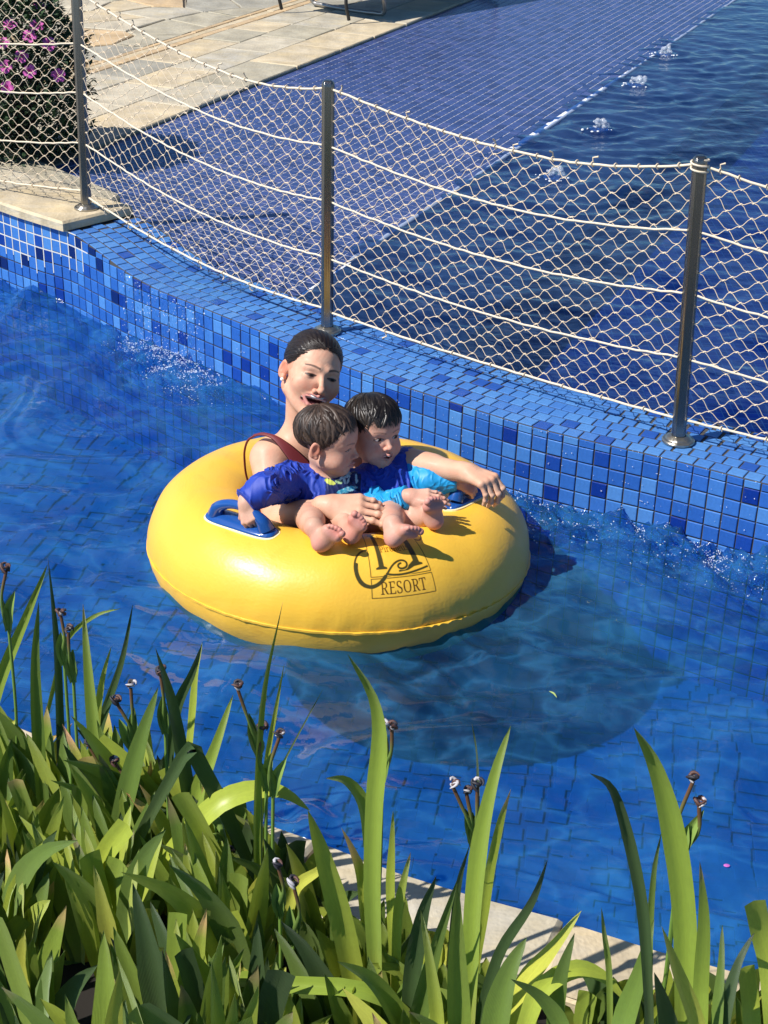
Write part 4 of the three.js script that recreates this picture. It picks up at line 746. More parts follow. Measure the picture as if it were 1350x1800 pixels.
// ---------------- wet or sleek hair: a cap of scalp and many tapering locks over it
function hairShell(c, rad, q, o, s, endY, lift, cell, groove, tone) {
  // o, q, s: the head's place; endY(psi): where the hair ends, as the height of the direction from the middle of the skull
  const loc = headLocal(o, q, s), centre = o.clone(), P = [{ k: 0, c: centre, r: 0.14 * s, f(x, y, z) { const v = loc(x, y, z), a = (v.x - c.x) / rad[0], b = (v.y - c.y) / rad[1], e = (v.z - c.z) / rad[2], k0 = Math.sqrt(a * a + b * b + e * e), k1 = Math.sqrt((a / rad[0]) ** 2 + (b / rad[1]) ** 2 + (e / rad[2]) ** 2), L = Math.sqrt((v.x - c.x) ** 2 + (v.y - c.y) ** 2 + (v.z - c.z) ** 2) || 1, psi = Math.atan2(Math.abs(v.x - c.x), v.z - c.z), dy = (v.y - c.y) / L; let d = k0 * (k0 - 1) / k1 - lift * mixn(0.25, 1, sstep(0, 0.35, dy - endY(psi))) - (groove && groove.lumps ? groove.lumps * n3(v.x * 38, v.y * 38, v.z * 38) : 0); if (groove && Math.abs(d) < 0.01) d -= groove(v, psi, dy); return smax(d, (endY(psi) - dy) * L * 0.9, 0.006) * s; } }];
  return mould(P, cell, null, tone);
}
{
  const mixSkin = (base, red) => (x, y, z) => { const n = n3(x * 22, y * 22, z * 22) * 0.5 + 0.5, f = n3(x * 90, y * 90, z * 90) * 0.5; return [base[0] * (0.97 + 0.03 * f), base[1] * mixn(1, red, n) * (1 + 0.04 * f), base[2] * mixn(1, red * 0.96, n) * (1 + 0.04 * f)]; };
  const shift = (g, base) => g.translate(-base.x, -base.y, -base.z);
  // -------------------------------------------------- the woman
  const base1 = W(555, 960, -0.03);
  const woman = thing('person', 'laughing woman in a dark red swimsuit holding both children in the ring', 'person', base1);
  {
    const sk = [0.66, 0.395, 0.265];
    const endY = (psi) => psi < 0.5 ? mixn(0.50, 0.43, psi / 0.5) : psi < 0.8 ? mixn(0.43, 0.20, (psi - 0.5) / 0.3) : psi < 1.05 ? mixn(0.20, -0.08, (psi - 0.8) / 0.25) : psi < 1.42 ? mixn(-0.08, -0.26, (psi - 1.05) / 0.37) : mixn(-0.26, -0.62, sstep(1.42, 2.0, psi));
    const H = headField({ skin: sk, mouth: 'laugh', eyes: 0.66, gaze: 0.2, endY, hairTone: [0.022, 0.014, 0.010], soft: 0.13 });
    const o = W(548, 657, -0.07), q = frameQ(22, 14, -20), s = 0.95, loc = headLocal(o, q, s);
    const neckTop = o.clone().add(V(0, -0.055, -0.02).applyQuaternion(q)), neckBase = W(533, 778, -0.075), shR = W(470, 806, -0.02), shL = W(664, 800, -0.12);
    const elR = W(489, 918, 0.13), wrR = W(578, 889, 0.255), elL = W(698, 812, -0.02), wrL = W(822, 831, 0.115);
    const P = [
      egg(W(562, 868, -0.075), [0.145, 0.155, 0.095], 0.03), egg(W(565, 975, -0.05), [0.145, 0.13, 0.12], 0.05),
      capsule(neckTop, neckBase, 0.047, 0.050, 0.03), capsule(neckBase, shR.clone().lerp(neckBase, 0.25), 0.046, 0.046, 0.04), capsule(neckBase, shL.clone().lerp(neckBase, 0.25), 0.046, 0.046, 0.04),
      egg(W(520, 850, -0.01), [0.055, 0.055, 0.05], 0.03), egg(W(610, 850, -0.03), [0.055, 0.055, 0.05], 0.03),
      capsule(shR, elR, 0.047, 0.038, 0.035), capsule(elR, wrR, 0.039, 0.0245, 0.014), capsule(elR.clone().lerp(wrR, 0.15), elR.clone().lerp(wrR, 0.5), 0.039, 0.033, 0.02),
      capsule(shL, elL, 0.047, 0.039, 0.035), capsule(elL, wrL, 0.040, 0.0245, 0.014), capsule(elL.clone().lerp(wrL, 0.15), elL.clone().lerp(wrL, 0.5), 0.039, 0.032, 0.02),
      capsule(W(520, 985, 0.0), W(510, 1010, 0.15), 0.07, 0.05, 0.05), capsule(W(610, 985, 0.0), W(620, 1010, 0.15), 0.07, 0.05, 0.05),
    ];
    // collar bones
    P.push(capsule(neckBase.clone().add(V(-0.01, -0.022, 0.045)), shR.clone().add(V(0.03, 0.012, 0.03)), 0.007, 0.007, 0.012));
    const rightHand = handPrims(wrR, W(632, 893, 0.275).sub(wrR), V(-0.1, 0.85, 0.5), 1.0, 1, [[6, 18, 14], [10, 20, 16], [16, 24, 18], [24, 28, 22]], 1.1, { f1: 0.03, s1: 0.014, n1: 0.006, f2: 0.058, s2: 0.016, n2: 0.012 });
    const leftHand = handPrims(wrL, W(860, 847, 0.165).sub(wrL), V(0.35, 0.75, 0.45), 0.88, -1, [[50, 46, 24], [58, 44, 24], [60, 42, 22], [58, 38, 20]], 1.3, { f1: 0.022, s1: 0.020, n1: 0.030, f2: 0.036, s2: 0.016, n2: 0.058 });
    const bodyCol = mixSkin(sk, 0.84), head = headPrim(H, o, q, s);
    const cut = o.clone().add(V(0, -0.098, 0.0).applyQuaternion(q)), cn = V(0, 1, 0.55).normalize().applyQuaternion(q);
    const side = (x, y, z) => Math.min((x - cut.x) * cn.x + (y - cut.y) * cn.y + (z - cut.z) * cn.z, 0.155 - Math.hypot(x - o.x, y - o.y, z - o.z));
    const handFix = (list) => { const c = list.reduce((a, p) => a.add(p.c), V()).divideScalar(list.length); return { k: 0.012, c, r: 0.15, f: (x, y, z) => evalPrims(list, x, y, z) }; };
    const all = [...P, handFix(rightHand), handFix(leftHand), head];
    const gHead = mould(all, 0.0017, (d, x, y, z) => Math.max(d, -side(x, y, z)), (x, y, z) => { const v = loc(x, y, z); const t = sstep(-0.085, -0.10, v.y); const a = H.colour(v.x, v.y, v.z), b = bodyCol(x, y, z); return [mixn(a[0], b[0], t), mixn(a[1], b[1], t), mixn(a[2], b[2], t)]; }, { lo: o.clone().subScalar(0.16), hi: o.clone().addScalar(0.16) });
    const gBody = mould(all, 0.0026, (d, x, y, z) => Math.max(d + 0.0002, side(x, y, z) - 0.008), (x, y, z) => { const c = bodyCol(x, y, z); return c; });
    part('body', shift(mergeGeometries([gHead, gBody]), base1), skinMat, woman);
    // hair drawn back sleek from a parting into a low knot
    const hairMat = std(lin(1, 1, 1), 0.40, { specularIntensity: 0.8, vertexColors: true });
    const c = V(0, 0.035, -0.012), rad = [0.0745, 0.083, 0.095];
    const shell = hairShell(c, rad, q, o, s, endY, 0.0035, 0.002, (v, psi) => 0.0005 * Math.sin(Math.atan2(v.x - 0.010, v.y + 0.03) * 70 + v.z * 60), () => [0.014, 0.009, 0.007]);
    const T = new Tris(), put = (v) => v.clone().multiplyScalar(s).applyQuaternion(q).add(o), surf = (d, k) => c.clone().add(V(d.x * rad[0], d.y * rad[1], d.z * rad[2]).multiplyScalar(1 + k));
    const tones = (a) => { const k = rr(0.6, 1.7); return [a[0] * k, a[1] * k, a[2] * k]; };
    for (let i = 0; i < 620; i++) {
      const sd = i % 2 ? 1 : -1, onPart = rnd() < 0.4, psi = rr(0.02, 1.45), ey = endY(psi) + (rnd() < 0.5 ? rr(-0.02, 0.06) : rr(0.0, 0.35)), cy = Math.sqrt(Math.max(0, 1 - Math.min(0.98, ey) ** 2)), a0 = rr(0.62, 1.7);
      const start = onPart ? V(0.12 + sd * 0.015, Math.sin(a0), Math.cos(a0)).normalize() : V(Math.sin(psi) * cy * sd, Math.min(0.98, ey), Math.cos(psi) * cy), end = V(sd * rr(0.02, 0.25), -0.30 + rr(-0.2, 0.15), -0.95).normalize(), pts = [], ang = Math.acos(clamp(start.dot(end), -1, 1)), bow = V(sd, 0.25, 0).multiplyScalar(onPart ? 0.55 : 0.16), th = rr(0.4, 1.3), hi = rr(0.012, 0.040), tn = tones([0.016, 0.010, 0.0075]);
      for (let k = 0; k <= 14; k++) { const u = k / 14, d = start.clone().multiplyScalar(Math.sin((1 - u) * ang)).addScaledVector(end, Math.sin(u * ang)).addScaledVector(bow, Math.sin(Math.PI * u) * Math.sin(ang)).normalize(); pts.push(put(surf(d, 0.006 + hi * Math.sin(Math.PI * Math.min(1, u * 0.8 + 0.06))))); }
      tube(T, pts, (u) => (0.0003 + 0.0022 * Math.sin(Math.PI * clamp(u * 0.9 + 0.04, 0, 1))) * th, 5, tn);
    }
    for (let i = 0; i < 60; i++) { const a = rr(0, 6.28), pts = []; for (let k = 0; k <= 8; k++) { const u = k / 8 * 4, r = 0.016 + 0.012 * Math.sin(u + a); pts.push(put(V(Math.cos(a + u) * r, -0.012 + Math.sin(a + u) * r, -0.110 - 0.016 * Math.cos(u * 1.3 + a)))); } tube(T, pts, 0.0035, 5, tones([0.016, 0.010, 0.0075])); }
    part('hair', shift(mergeGeometries([shell, T.geo()]), base1), hairMat, woman);
    // dark red swimsuit: the front and back panels under the arms and a strap over the near shoulder
    const red = std(lin(0.155, 0.018, 0.020), 0.62, { sheen: 0.3, sheenColor: lin(0.4, 0.1, 0.1), sheenRoughness: 0.6 });
    const suitP = P.slice(0, 2).concat(P.slice(5, 7)), top = W(530, 842, 0.0);
    const suit = mould(suitP.map((p) => ({ ...p })), 0.0035, (d, x, y, z) => Math.max(d - 0.0055, (y - top.y) + 0.35 * (x - top.x) - 0.01, -(d + 0.004)));
    part('swimsuit', shift(suit, base1), red, woman);
    const strap = (pts, w, name) => { const S = new Tris(), cv = curve(pts, 30); let prev; cv.forEach((p, i) => { const t = cv[Math.min(i + 1, 30)].clone().sub(cv[Math.max(0, i - 1)]).normalize(), n = p.clone().sub(shR.clone().add(V(0.03, -0.03, -0.02))).normalize(), sd = t.clone().cross(n).normalize(), wi = w(i / 30), row = []; for (const [a, b] of [[-1, 0], [-0.7, 0.0022], [0, 0.003], [0.7, 0.0022], [1, 0], [0, -0.003]]) row.push(S.v(p.clone().addScaledVector(sd, a * wi / 2).addScaledVector(n, b), null)); if (prev) for (let k = 0; k < 6; k++) S.q(prev[k], prev[(k + 1) % 6], row[(k + 1) % 6], row[k]); prev = row; }); part(name, shift(S.geo(), base1), red, woman); };
    strap([W(548, 838, 0.045), W(526, 812, 0.040), W(502, 786, 0.030), W(482, 769, 0.012), W(462, 763, -0.010), W(446, 766, -0.035)], (u) => mixn(0.052, 0.012, sstep(0, 0.75, u)), 'shoulder_strap');
    strap([W(450, 765, -0.03), W(436, 774, -0.045), W(430, 792, -0.050), W(430, 812, -0.052), W(433, 836, -0.052), W(442, 862, -0.05)], () => 0.007, 'shoulder_strap');
    part('earring', new THREE.SphereGeometry(0.0050, 20, 14).translate(...V(-0.0775, -0.0335, -0.004).multiplyScalar(s).applyQuaternion(q).add(o).sub(base1).toArray()), std(lin(0.85, 0.82, 0.76), 0.2), woman);
  }
  // -------------------------------------------------- children
  const locks = (T, c, rad, put, n, endY, o) => {
    const whorl = V(0.12, 0.93, -0.34).normalize();
    for (let i = 0; i < n; i++) {
      const psi = o.psi ? o.psi() : rr(0, Math.PI), sd = rnd() < 0.5 ? -1 : 1, ey = endY(psi) + rr(-0.20, 0.20), cy = Math.sqrt(Math.max(0, 1 - ey * ey)), end = V(Math.sin(psi) * cy * sd, ey, Math.cos(psi) * cy), t0 = rr(0.0, 0.45), pts = [], K = 12, sw = rr(-0.30, 0.30), th = rr(0.45, 1.5), hi = rr(-0.015, 0.045) * (o.thick ?? 1), tk = rr(0.35, 2.2), tn = [o.tone[0] * tk, o.tone[1] * tk, o.tone[2] * tk], curl = (o.curl ?? 0) * rr(0.4, 1.4), ph = rr(0, 6.28), front = psi < 0.9 ? 1 : 0;
      for (let k = 0; k <= K; k++) {
        const t = mixn(t0, 1, k / K), ang = Math.acos(clamp(whorl.dot(end), -1, 1)), d = whorl.clone().multiplyScalar(Math.sin((1 - t) * ang)).addScaledVector(end, Math.sin(t * ang)).normalize(), side = whorl.clone().cross(end).normalize();
        d.addScaledVector(side, sw * Math.sin(Math.PI * t) + curl * 0.09 * Math.sin(t * 9 + ph) * t).normalize();
        const lift = mixn(0.030, front ? 0.030 : psi > 1.25 ? 0.002 : 0.010, t * t) + hi * Math.sin(Math.PI * t) + 0.028 * Math.sin(Math.PI * t) * rr(0.6, 1.3) + front * (o.lift ?? 0) * t * t * t;
        pts.push(put(c.clone().add(V(d.x * rad[0], d.y * rad[1], d.z * rad[2]).multiplyScalar(1 + lift))));
      }
      tube(T, pts, (u) => (0.0010 + 0.0042 * Math.pow(Math.sin(Math.PI * clamp(0.12 + u * 0.86, 0, 1)), 0.8)) * th * (u > 0.8 ? mixn(1, 0.15, (u - 0.8) / 0.2) : 1), 5, tn);
    }
  };
  const folds = (list, amp) => (d, x, y, z) => { if (Math.abs(d) > 0.02) return d; const w = n3(x * 9, y * 9, z * 9), a = n3(x * 34 + 12 * y + 1.4 * w, y * 10 - 6 * x + 1.8 * w, z * 14), e = Math.pow(1 - Math.abs(a), 3), g = sstep(-0.2, 0.5, n3(x * 13 + 5, y * 13, z * 13)); return d - amp * e * (0.25 + g); };
  const child = (spec) => {
    const { base, o, q, s, H, arms, legs, torso, neck } = spec; H.h = headField({ kid: true, skin: H.skin, ...H.face, endY: spec.endY, hairTone: spec.hairTone, soft: 0.2 }); const loc = headLocal(o, q, s), sk = H.skin;
    const t = thing('person', spec.label, 'person', base), head = headPrim(H.h, o, q, s), col = mixSkin(sk, 0.80);
    const P = [...torso, capsule(o.clone().add(V(0, -0.06, -0.02).multiplyScalar(s).applyQuaternion(q)), neck, 0.031, 0.034, 0.02), head];
    const group = (list) => { const c = list.reduce((a, p) => a.add(p.c), V()).divideScalar(list.length); return { k: 0.010, c, r: Math.max(...list.map((p) => p.c.distanceTo(c) + p.r)), f: (x, y, z) => evalPrims(list, x, y, z) }; };
    for (const a of arms) { P.push(capsule(a.sh, a.el, 0.030, 0.026, 0.02), capsule(a.el, a.wr, 0.026, 0.0185, 0.012)); if (a.hand) P.push(group(a.hand)); }
    for (const l of legs) { P.push(capsule(l.hip, l.knee, 0.042, 0.033, 0.02), capsule(l.knee, l.ankle, 0.032, 0.0215, 0.014), capsule(l.knee.clone().lerp(l.ankle, 0.15), l.knee.clone().lerp(l.ankle, 0.55), 0.035, 0.029, 0.02), group(l.foot)); }
    const body = mould(P, 0.0019, null, (x, y, z) => {
      const v = loc(x, y, z); if (v.length() < 0.145 && v.y > -0.12) { return H.h.colour(v.x, v.y, v.z); }
      let c = col(x, y, z); for (const l of legs) { const d = Math.hypot(x - l.toes.x, y - l.toes.y, z - l.toes.z), e = Math.hypot(x - l.heel.x, y - l.heel.y, z - l.heel.z), r = Math.max(Math.exp(-d * d / 0.0016), 0.8 * Math.exp(-e * e / 0.0010)); c = [c[0] * (1 - 0.02 * r), c[1] * (1 - 0.26 * r), c[2] * (1 - 0.16 * r)]; } return c;
    });
    part('body', shift(body, base), skinMat, t);
    // long-sleeved swim top
    const S = torso.map((p) => ({ ...p })), sleeves = [];
    for (const a of arms) { const end = a.el.clone().lerp(a.wr, a.cuff), list = [capsule(a.sh, a.el, 0.040, 0.0325, 0.02), capsule(a.el, end, 0.0325, 0.0265, 0.018)]; (spec.sleeveMat ? sleeves : S).push(...list); }
    const collar = neck.clone().add(V(0, 0.016, 0.0)), post = folds(S, spec.fold ?? 0.0035), cuffs = arms.map((a) => { const e = a.el.clone().lerp(a.wr, a.cuff), d = a.wr.clone().sub(a.el).normalize(); return [e.addScaledVector(d, 0.008), d]; });
    const trim = (d, x, y, z) => { const nd = Math.hypot(x - collar.x, (y - collar.y) * 0.8, z - collar.z) - 0.044; d = smax(d, -nd, 0.006); for (const [e, dv] of cuffs) { const r = Math.hypot(x - e.x, y - e.y, z - e.z); if (r < 0.06) d = smax(d, (x - e.x) * dv.x + (y - e.y) * dv.y + (z - e.z) * dv.z, 0.004); } return d; };
    const full = (d, x, y, z) => trim(post(d - 0.006, x, y, z), x, y, z);
    part('swim_top', shift(mould(S, 0.0024, full, spec.print), base), spec.topMat, t);
    if (sleeves.length) for (const k of [0, 2]) part('sleeve', shift(mould(sleeves.slice(k, k + 2), 0.0024, (d, x, y, z) => trim(post(d - 0.0005, x, y, z), x, y, z)), base), spec.sleeveMat, t);
    // hair
    const c = V(0, 0.036, -0.012), rad = [0.079, 0.079, 0.098], put = (v) => v.clone().multiplyScalar(s).applyQuaternion(q).add(o), T = new Tris();
    const grv = (v, psi, dy) => 0.0007 * Math.sin(Math.atan2(v.x, v.z + 0.03) * 30 + dy * 7 + 2 * n3(v.x * 20, v.y * 20, v.z * 20)); grv.lumps = 0.0030;
    const shell = hairShell(c, rad, q, o, s, (p) => spec.endY(p) + 0.06, 0.0035, 0.0024, grv, () => spec.hairTone.map((v) => v * 0.7)); spec.lockOpt.tone = spec.hairTone;
    locks(T, c, rad, put, spec.nLocks, spec.endY, spec.lockOpt); locks(T, c, rad, put, 110, (p) => spec.endY(p) - 0.10, { ...spec.lockOpt, thick: 0.45, curl: (spec.lockOpt.curl ?? 0) + 0.8, lift: 0.05 }); locks(T, c, rad, put, spec.nFringe, spec.endY, { ...spec.lockOpt, psi: () => rr(0, 0.95), lift: spec.fringeLift ?? 0.05, thick: 0.8 }); if (spec.longFringe) locks(T, c, rad, put, spec.longFringe, (p) => spec.endY(p) - rr(0.06, 0.24), { ...spec.lockOpt, psi: () => rr(0, 0.8), lift: 0.06, thick: 0.62 });
    part('hair', shift(mergeGeometries([shell, T.geo()]), base), spec.hairMat, t);
    return t;
  };
  const hairDark = std(lin(1, 1, 1), 0.46, { specularIntensity: 0.7, vertexColors: true }), hairBlack = std(lin(1, 1, 1), 0.38, { specularIntensity: 0.8, vertexColors: true });
  const royal = [0.009, 0.044, 0.37], cyan = lin(0.012, 0.30, 0.62);
  const topMat = new THREE.MeshPhysicalMaterial({ color: 0xffffff, vertexColors: true, roughness: 0.58, sheen: 0.25, sheenColor: lin(0.2, 0.3, 0.8), sheenRoughness: 0.5 });
  const sleeveMat = new THREE.MeshPhysicalMaterial({ color: cyan, roughness: 0.5, sheen: 0.2, sheenColor: lin(0.4, 0.7, 0.9), sheenRoughness: 0.5 });
  const weave = noiseTex(256, 256, (u, v) => 0.5 + 0.3 * Math.sin(u * 400) * Math.sin(v * 400) + 0.3 * tfbm(u, v, 12, 3)); topMat.bumpMap = weave; topMat.bumpScale = 0.0004;
  const skin1 = [0.60, 0.36, 0.255], skin2 = [0.62, 0.37, 0.27];
  const foot = (hx, hy, tx, ty, dz, sole, big, off) => { const heel = ringHit(hx, hy, off ?? 0.022).p; const toes = atZ(tx, ty, heel.z + dz); return { heel, toes, sole, big }; };
  {   // first child: royal blue top, profile to the right
    const f1 = foot(557, 962, 591, 932, 0.012, V(-0.1, 0.25, 0.95), 1), f2 = foot(612, 948, 632, 911, 0.0, V(-0.15, 0.3, 0.93), -1);
    const an1 = f1.heel.clone().add(V(-0.010, 0.030, -0.045)), an2 = f2.heel.clone().add(V(-0.004, 0.010, -0.050));
    const shA = W(512, 846, 0.115), hd = ringHit(437, 905, 0.040).p, wrA = ringHit(432, 884, 0.062).p, hdl = hd, elA = W(463, 860, wrA.z - ZC - 0.03);
    const shB = W(636, 858, 0.08), elB = W(650, 905, 0.12), wrB = W(640, 930, 0.16);
    child({
      label: 'toddler in a royal blue top facing right and gripping the left handle', base: W(570, 925, 0.12), o: W(577, 775, 0.105), q: frameQ(74, -6, -2), s: 0.765,
      hairTone: [0.038, 0.025, 0.018], H: { skin: skin1, face: { mouth: 'closed', eyes: 0.62, gaze: 0.3, gazeY: -1 } }, neck: W(577, 838, 0.095),
      torso: [egg(W(572, 880, 0.105), [0.088, 0.085, 0.068], 0.03), capsule(shA, shB, 0.040, 0.040, 0.03), egg(W(572, 930, 0.10), [0.08, 0.07, 0.07], 0.03)],
      arms: [{ sh: shA, el: elA, wr: wrA, cuff: 0.86, hand: handPrims(wrA, hdl.clone().sub(wrA), V(-0.35, 0.55, 0.75), 0.58, 1, [[52, 62, 40], [56, 62, 40], [58, 60, 40], [58, 58, 38]], 0.8, { f1: 0.02, s1: 0.02, n1: 0.018, f2: 0.045, s2: 0.008, n2: 0.034 }) }, { sh: shB, el: elB, wr: wrB, cuff: 0.5 }],
      legs: [{ hip: W(545, 930, 0.11), knee: W(545, 908, 0.235), ankle: an1, ...f1, foot: footPrims(f1.heel, f1.toes, f1.sole, f1.big, an1, 0.98) }, { hip: W(600, 930, 0.11), knee: W(600, 908, 0.225), ankle: an2, ...f2, foot: footPrims(f2.heel, f2.toes, f2.sole, f2.big, an2, 0.95) }],
      topMat, fold: 0.0075, print: (x, y, z) => { const [px, py] = seenAt(V(x, y, z)); let c = royal; void px; void py;
        // a printed leaf and spray in yellow, white and turquoise across the chest
        const L = chestPrint(x, y, z); return L ?? c; },
      hairMat: hairDark, nLocks: 820, nFringe: 50, fringeLift: 0.03, lockOpt: { curl: 1.0, thick: 0.54 },
      endY: (psi) => psi < 0.6 ? 0.36 : psi < 1.0 ? mixn(0.36, 0.02, (psi - 0.6) / 0.4) : psi < 1.30 ? mixn(0.02, -0.42, (psi - 1.0) / 0.3) : psi < 1.9 ? mixn(-0.42, -0.32, (psi - 1.30) / 0.6) : mixn(-0.25, -0.74, sstep(1.9, 2.4, psi)),
    });
  }
  function chestPrint(x, y, z) {
    const p = W(604, 863, 0.19), u = (x - p.x) / 0.001, v = (y - p.y) / 0.001; if (z < ZC + 0.1) return null;   // millimetres on the chest
    const el = (cx, cy, rx, ry, a) => { const c = Math.cos(a), s = Math.sin(a), X = (u - cx) * c + (v - cy) * s, Y = -(u - cx) * s + (v - cy) * c; return (X / rx) ** 2 + (Y / ry) ** 2; };
    if (el(-36, 4, 15, 4.5, -0.35) < 1) return [0.55, 0.62, 0.10];
    if (el(-14, 2, 10, 3.6, -0.3) < 1) return [0.42, 0.62, 0.30];
    if (el(4, 10, 16, 3.2, 0.2) < 1 || el(0, 4, 3, 9, 0.3) < 1 || el(10, 2, 3, 8, -0.5) < 1 || el(-8, 8, 8, 2.6, 0.7) < 1) return [0.55, 0.72, 0.74];
    if (el(30, -2, 3, 9, 0.2) < 1) return [0.5, 0.7, 0.72];
    if (el(8, -18, 26, 6, 0.04) < 1) return n3(x * 120, y * 160, z * 90) > -0.1 ? [0.06, 0.42, 0.60] : [0.30, 0.62, 0.70];
    if (Math.abs(u + 2) < 44 && v > -30 && v < 16) return [0.006, 0.016, 0.10];
    return null;
  }
  {   // second child: royal blue top with turquoise sleeves, looking out to the right
    const f3 = foot(691, 958, 732, 934, 0.010, V(0.38, -0.30, 0.88), 1), f4 = foot(770, 924, 764, 880, 0.012, V(0.45, 0.10, 0.9), -1);
    const an3 = f3.heel.clone().add(V(-0.002, 0.034, -0.040)), an4 = f4.heel.clone().add(V(-0.018, 0.012, -0.046));
    const shA = W(634, 852, 0.055), elA = W(668, 893, 0.150), wrA = W(720, 872, 0.205), shB = W(716, 815, 0.00), elB = W(752, 846, 0.075), wrB = ringHit(803, 846, 0.062).p;
    child({
      label: 'toddler in a blue top with turquoise sleeves gripping the right handle', base: W(680, 925, 0.06), o: W(657, 757, 0.015), q: frameQ(33, 4, -3), s: 0.79,
      hairTone: [0.014, 0.011, 0.009], H: { skin: skin2, face: { mouth: 'open', eyes: 0.9, gaze: 0.5, gazeY: -0.3 } }, neck: W(668, 828, 0.01),
      torso: [egg(W(680, 868, 0.045), [0.085, 0.085, 0.066], 0.03), capsule(shA, shB, 0.038, 0.038, 0.03), egg(W(682, 922, 0.05), [0.08, 0.07, 0.07], 0.03)],
      arms: [{ sh: shA, el: elA, wr: wrA, cuff: 0.88, hand: handPrims(wrA, W(768, 874, 0.225).sub(wrA), V(0.05, 0.85, 0.5), 0.60, 1, [[8, 14, 10], [12, 18, 12], [16, 20, 14], [20, 22, 16]], 1.2, { f1: 0.03, s1: 0.014, n1: 0.01, f2: 0.055, s2: 0.014, n2: 0.02 }) },
        { sh: shB, el: elB, wr: wrB, cuff: 0.90, hand: handPrims(wrB, ringHit(827, 856, 0.042).p.sub(wrB), V(0.1, 0.8, 0.6), 0.60, -1, [[48, 56, 36], [52, 58, 36], [54, 58, 36], [52, 52, 34]], 0.8, { f1: 0.02, s1: 0.022, n1: 0.018, f2: 0.045, s2: 0.012, n2: 0.036 }) }],
      legs: [{ hip: W(650, 935, 0.06), knee: W(684, 908, 0.215), ankle: an3, ...f3, foot: footPrims(f3.heel, f3.toes, f3.sole, f3.big, an3, 1.0) }, { hip: W(710, 935, 0.06), knee: W(716, 915, 0.200), ankle: an4, ...f4, foot: footPrims(f4.heel, f4.toes, f4.sole, f4.big, an4, 1.0) }],
      topMat, sleeveMat, fold: 0.0075, print: () => royal,
      hairMat: hairBlack, nLocks: 820, nFringe: 70, fringeLift: 0.05, longFringe: 16, lockOpt: { curl: 0.4, thick: 0.54 },
      endY: (psi) => psi < 0.75 ? 0.14 : psi < 1.1 ? mixn(0.14, -0.22, (psi - 0.75) / 0.35) : psi < 1.35 ? mixn(-0.22, -0.32, (psi - 1.1) / 0.25) : psi < 1.9 ? -0.30 : mixn(-0.30, -0.74, sstep(1.9, 2.4, psi)),
    });
  }
}

// ================================================================ near bank: coping, soil, iris plants
const BANK = 0.15, BED = 0.12;
{
  const cop = thing('bank_coping', 'pale stone coping along the near edge of the river below the plants', 'coping', V(0, 0, 0), null, 'structure');
  const e = (s, off) => { const q = bankAt(s), p = q.p.clone().addScaledVector(q.n, off); return [p.x, p.z]; };
  for (let s = 0.4, i = 0; s < bankLen - 0.6; i++) { const L = rr(0.40, 0.52), poly = []; for (let k = 0; k <= 3; k++) poly.push(e(mixn(s + 0.003, s + L - 0.003, k / 3), -0.012)); for (let k = 3; k >= 0; k--) poly.push(e(mixn(s + 0.003, s + L - 0.003, k / 3), 0.165)); part('coping_stone', slab(poly, BANK + rr(-0.002, 0.002), 0.045, 0.007, 1.6), stoneMats[[2, 0, 5][i % 3]], cop); s += L; }
  const T = new Tris(); let prev; for (let i = 0; i <= 60; i++) { const q = bankAt(0.4 + (bankLen - 1) * i / 60), row = [T.v(V(q.p.x, BANK - 0.03, q.p.z), q.n.clone().negate()), T.v(V(q.p.x, -0.9, q.p.z), q.n.clone().negate())]; if (prev) T.q(prev[0], prev[1], row[1], row[0]); prev = row; }
  part('basin_side', T.geo(), std(lin(0.02, 0.09, 0.36), 0.4), cop);
  const S = new Tris(), NX = 120, NZ = 60; for (let i = 0; i <= NX; i++) { const x = mixn(-3, 3, i / NX), z0 = bankByX(x).z + 0.155; for (let j = 0; j <= NZ; j++) { const z = mixn(z0, 4, Math.pow(j / NZ, 1.6)); S.v(V(x, BED + 0.012 * n2(x * 9, z * 9) + 0.006 * n2(x * 30, z * 30), z), null, x, z); } }
  for (let i = 0; i < NX; i++) for (let j = 0; j < NZ; j++) { const a = i * (NZ + 1) + j; S.q(a, a + 1, a + NZ + 2, a + NZ + 1); }
  struct('planting_soil', S.geo(), std(lin(0.014, 0.011, 0.008), 0.97));
}
const veinTex = noiseTex(256, 64, (u, v) => { const r = 0.5 + 0.5 * Math.sin(u * Math.PI * 2 * 22 + 0.6 * tnoise(u, v, 6)); const m = Math.exp(-Math.pow((u - 0.5) / 0.03, 2)); const g = 0.92 + 0.05 * r + 0.09 * m + 0.14 * tfbm(u, v, 8, 3); return [g * (1 + 0.04 * m), g, g * 0.96]; }, false, 3);
const veinBump = noiseTex(256, 32, (u) => 0.5 + 0.5 * Math.sin(u * Math.PI * 2 * 22));
const leafMat = (c) => new THREE.MeshPhysicalMaterial({ color: c, roughness: 0.95, map: veinTex, bumpMap: veinBump, bumpScale: 0.00018, transmission: 0.28, thickness: 0, clearcoat: 0.42, clearcoatRoughness: 0.32, vertexColors: true });
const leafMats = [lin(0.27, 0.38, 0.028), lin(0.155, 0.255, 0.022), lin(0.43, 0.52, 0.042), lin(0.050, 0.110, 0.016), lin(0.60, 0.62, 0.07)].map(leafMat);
const stalkMat = std(lin(1, 1, 1), 0.6, { vertexColors: true });
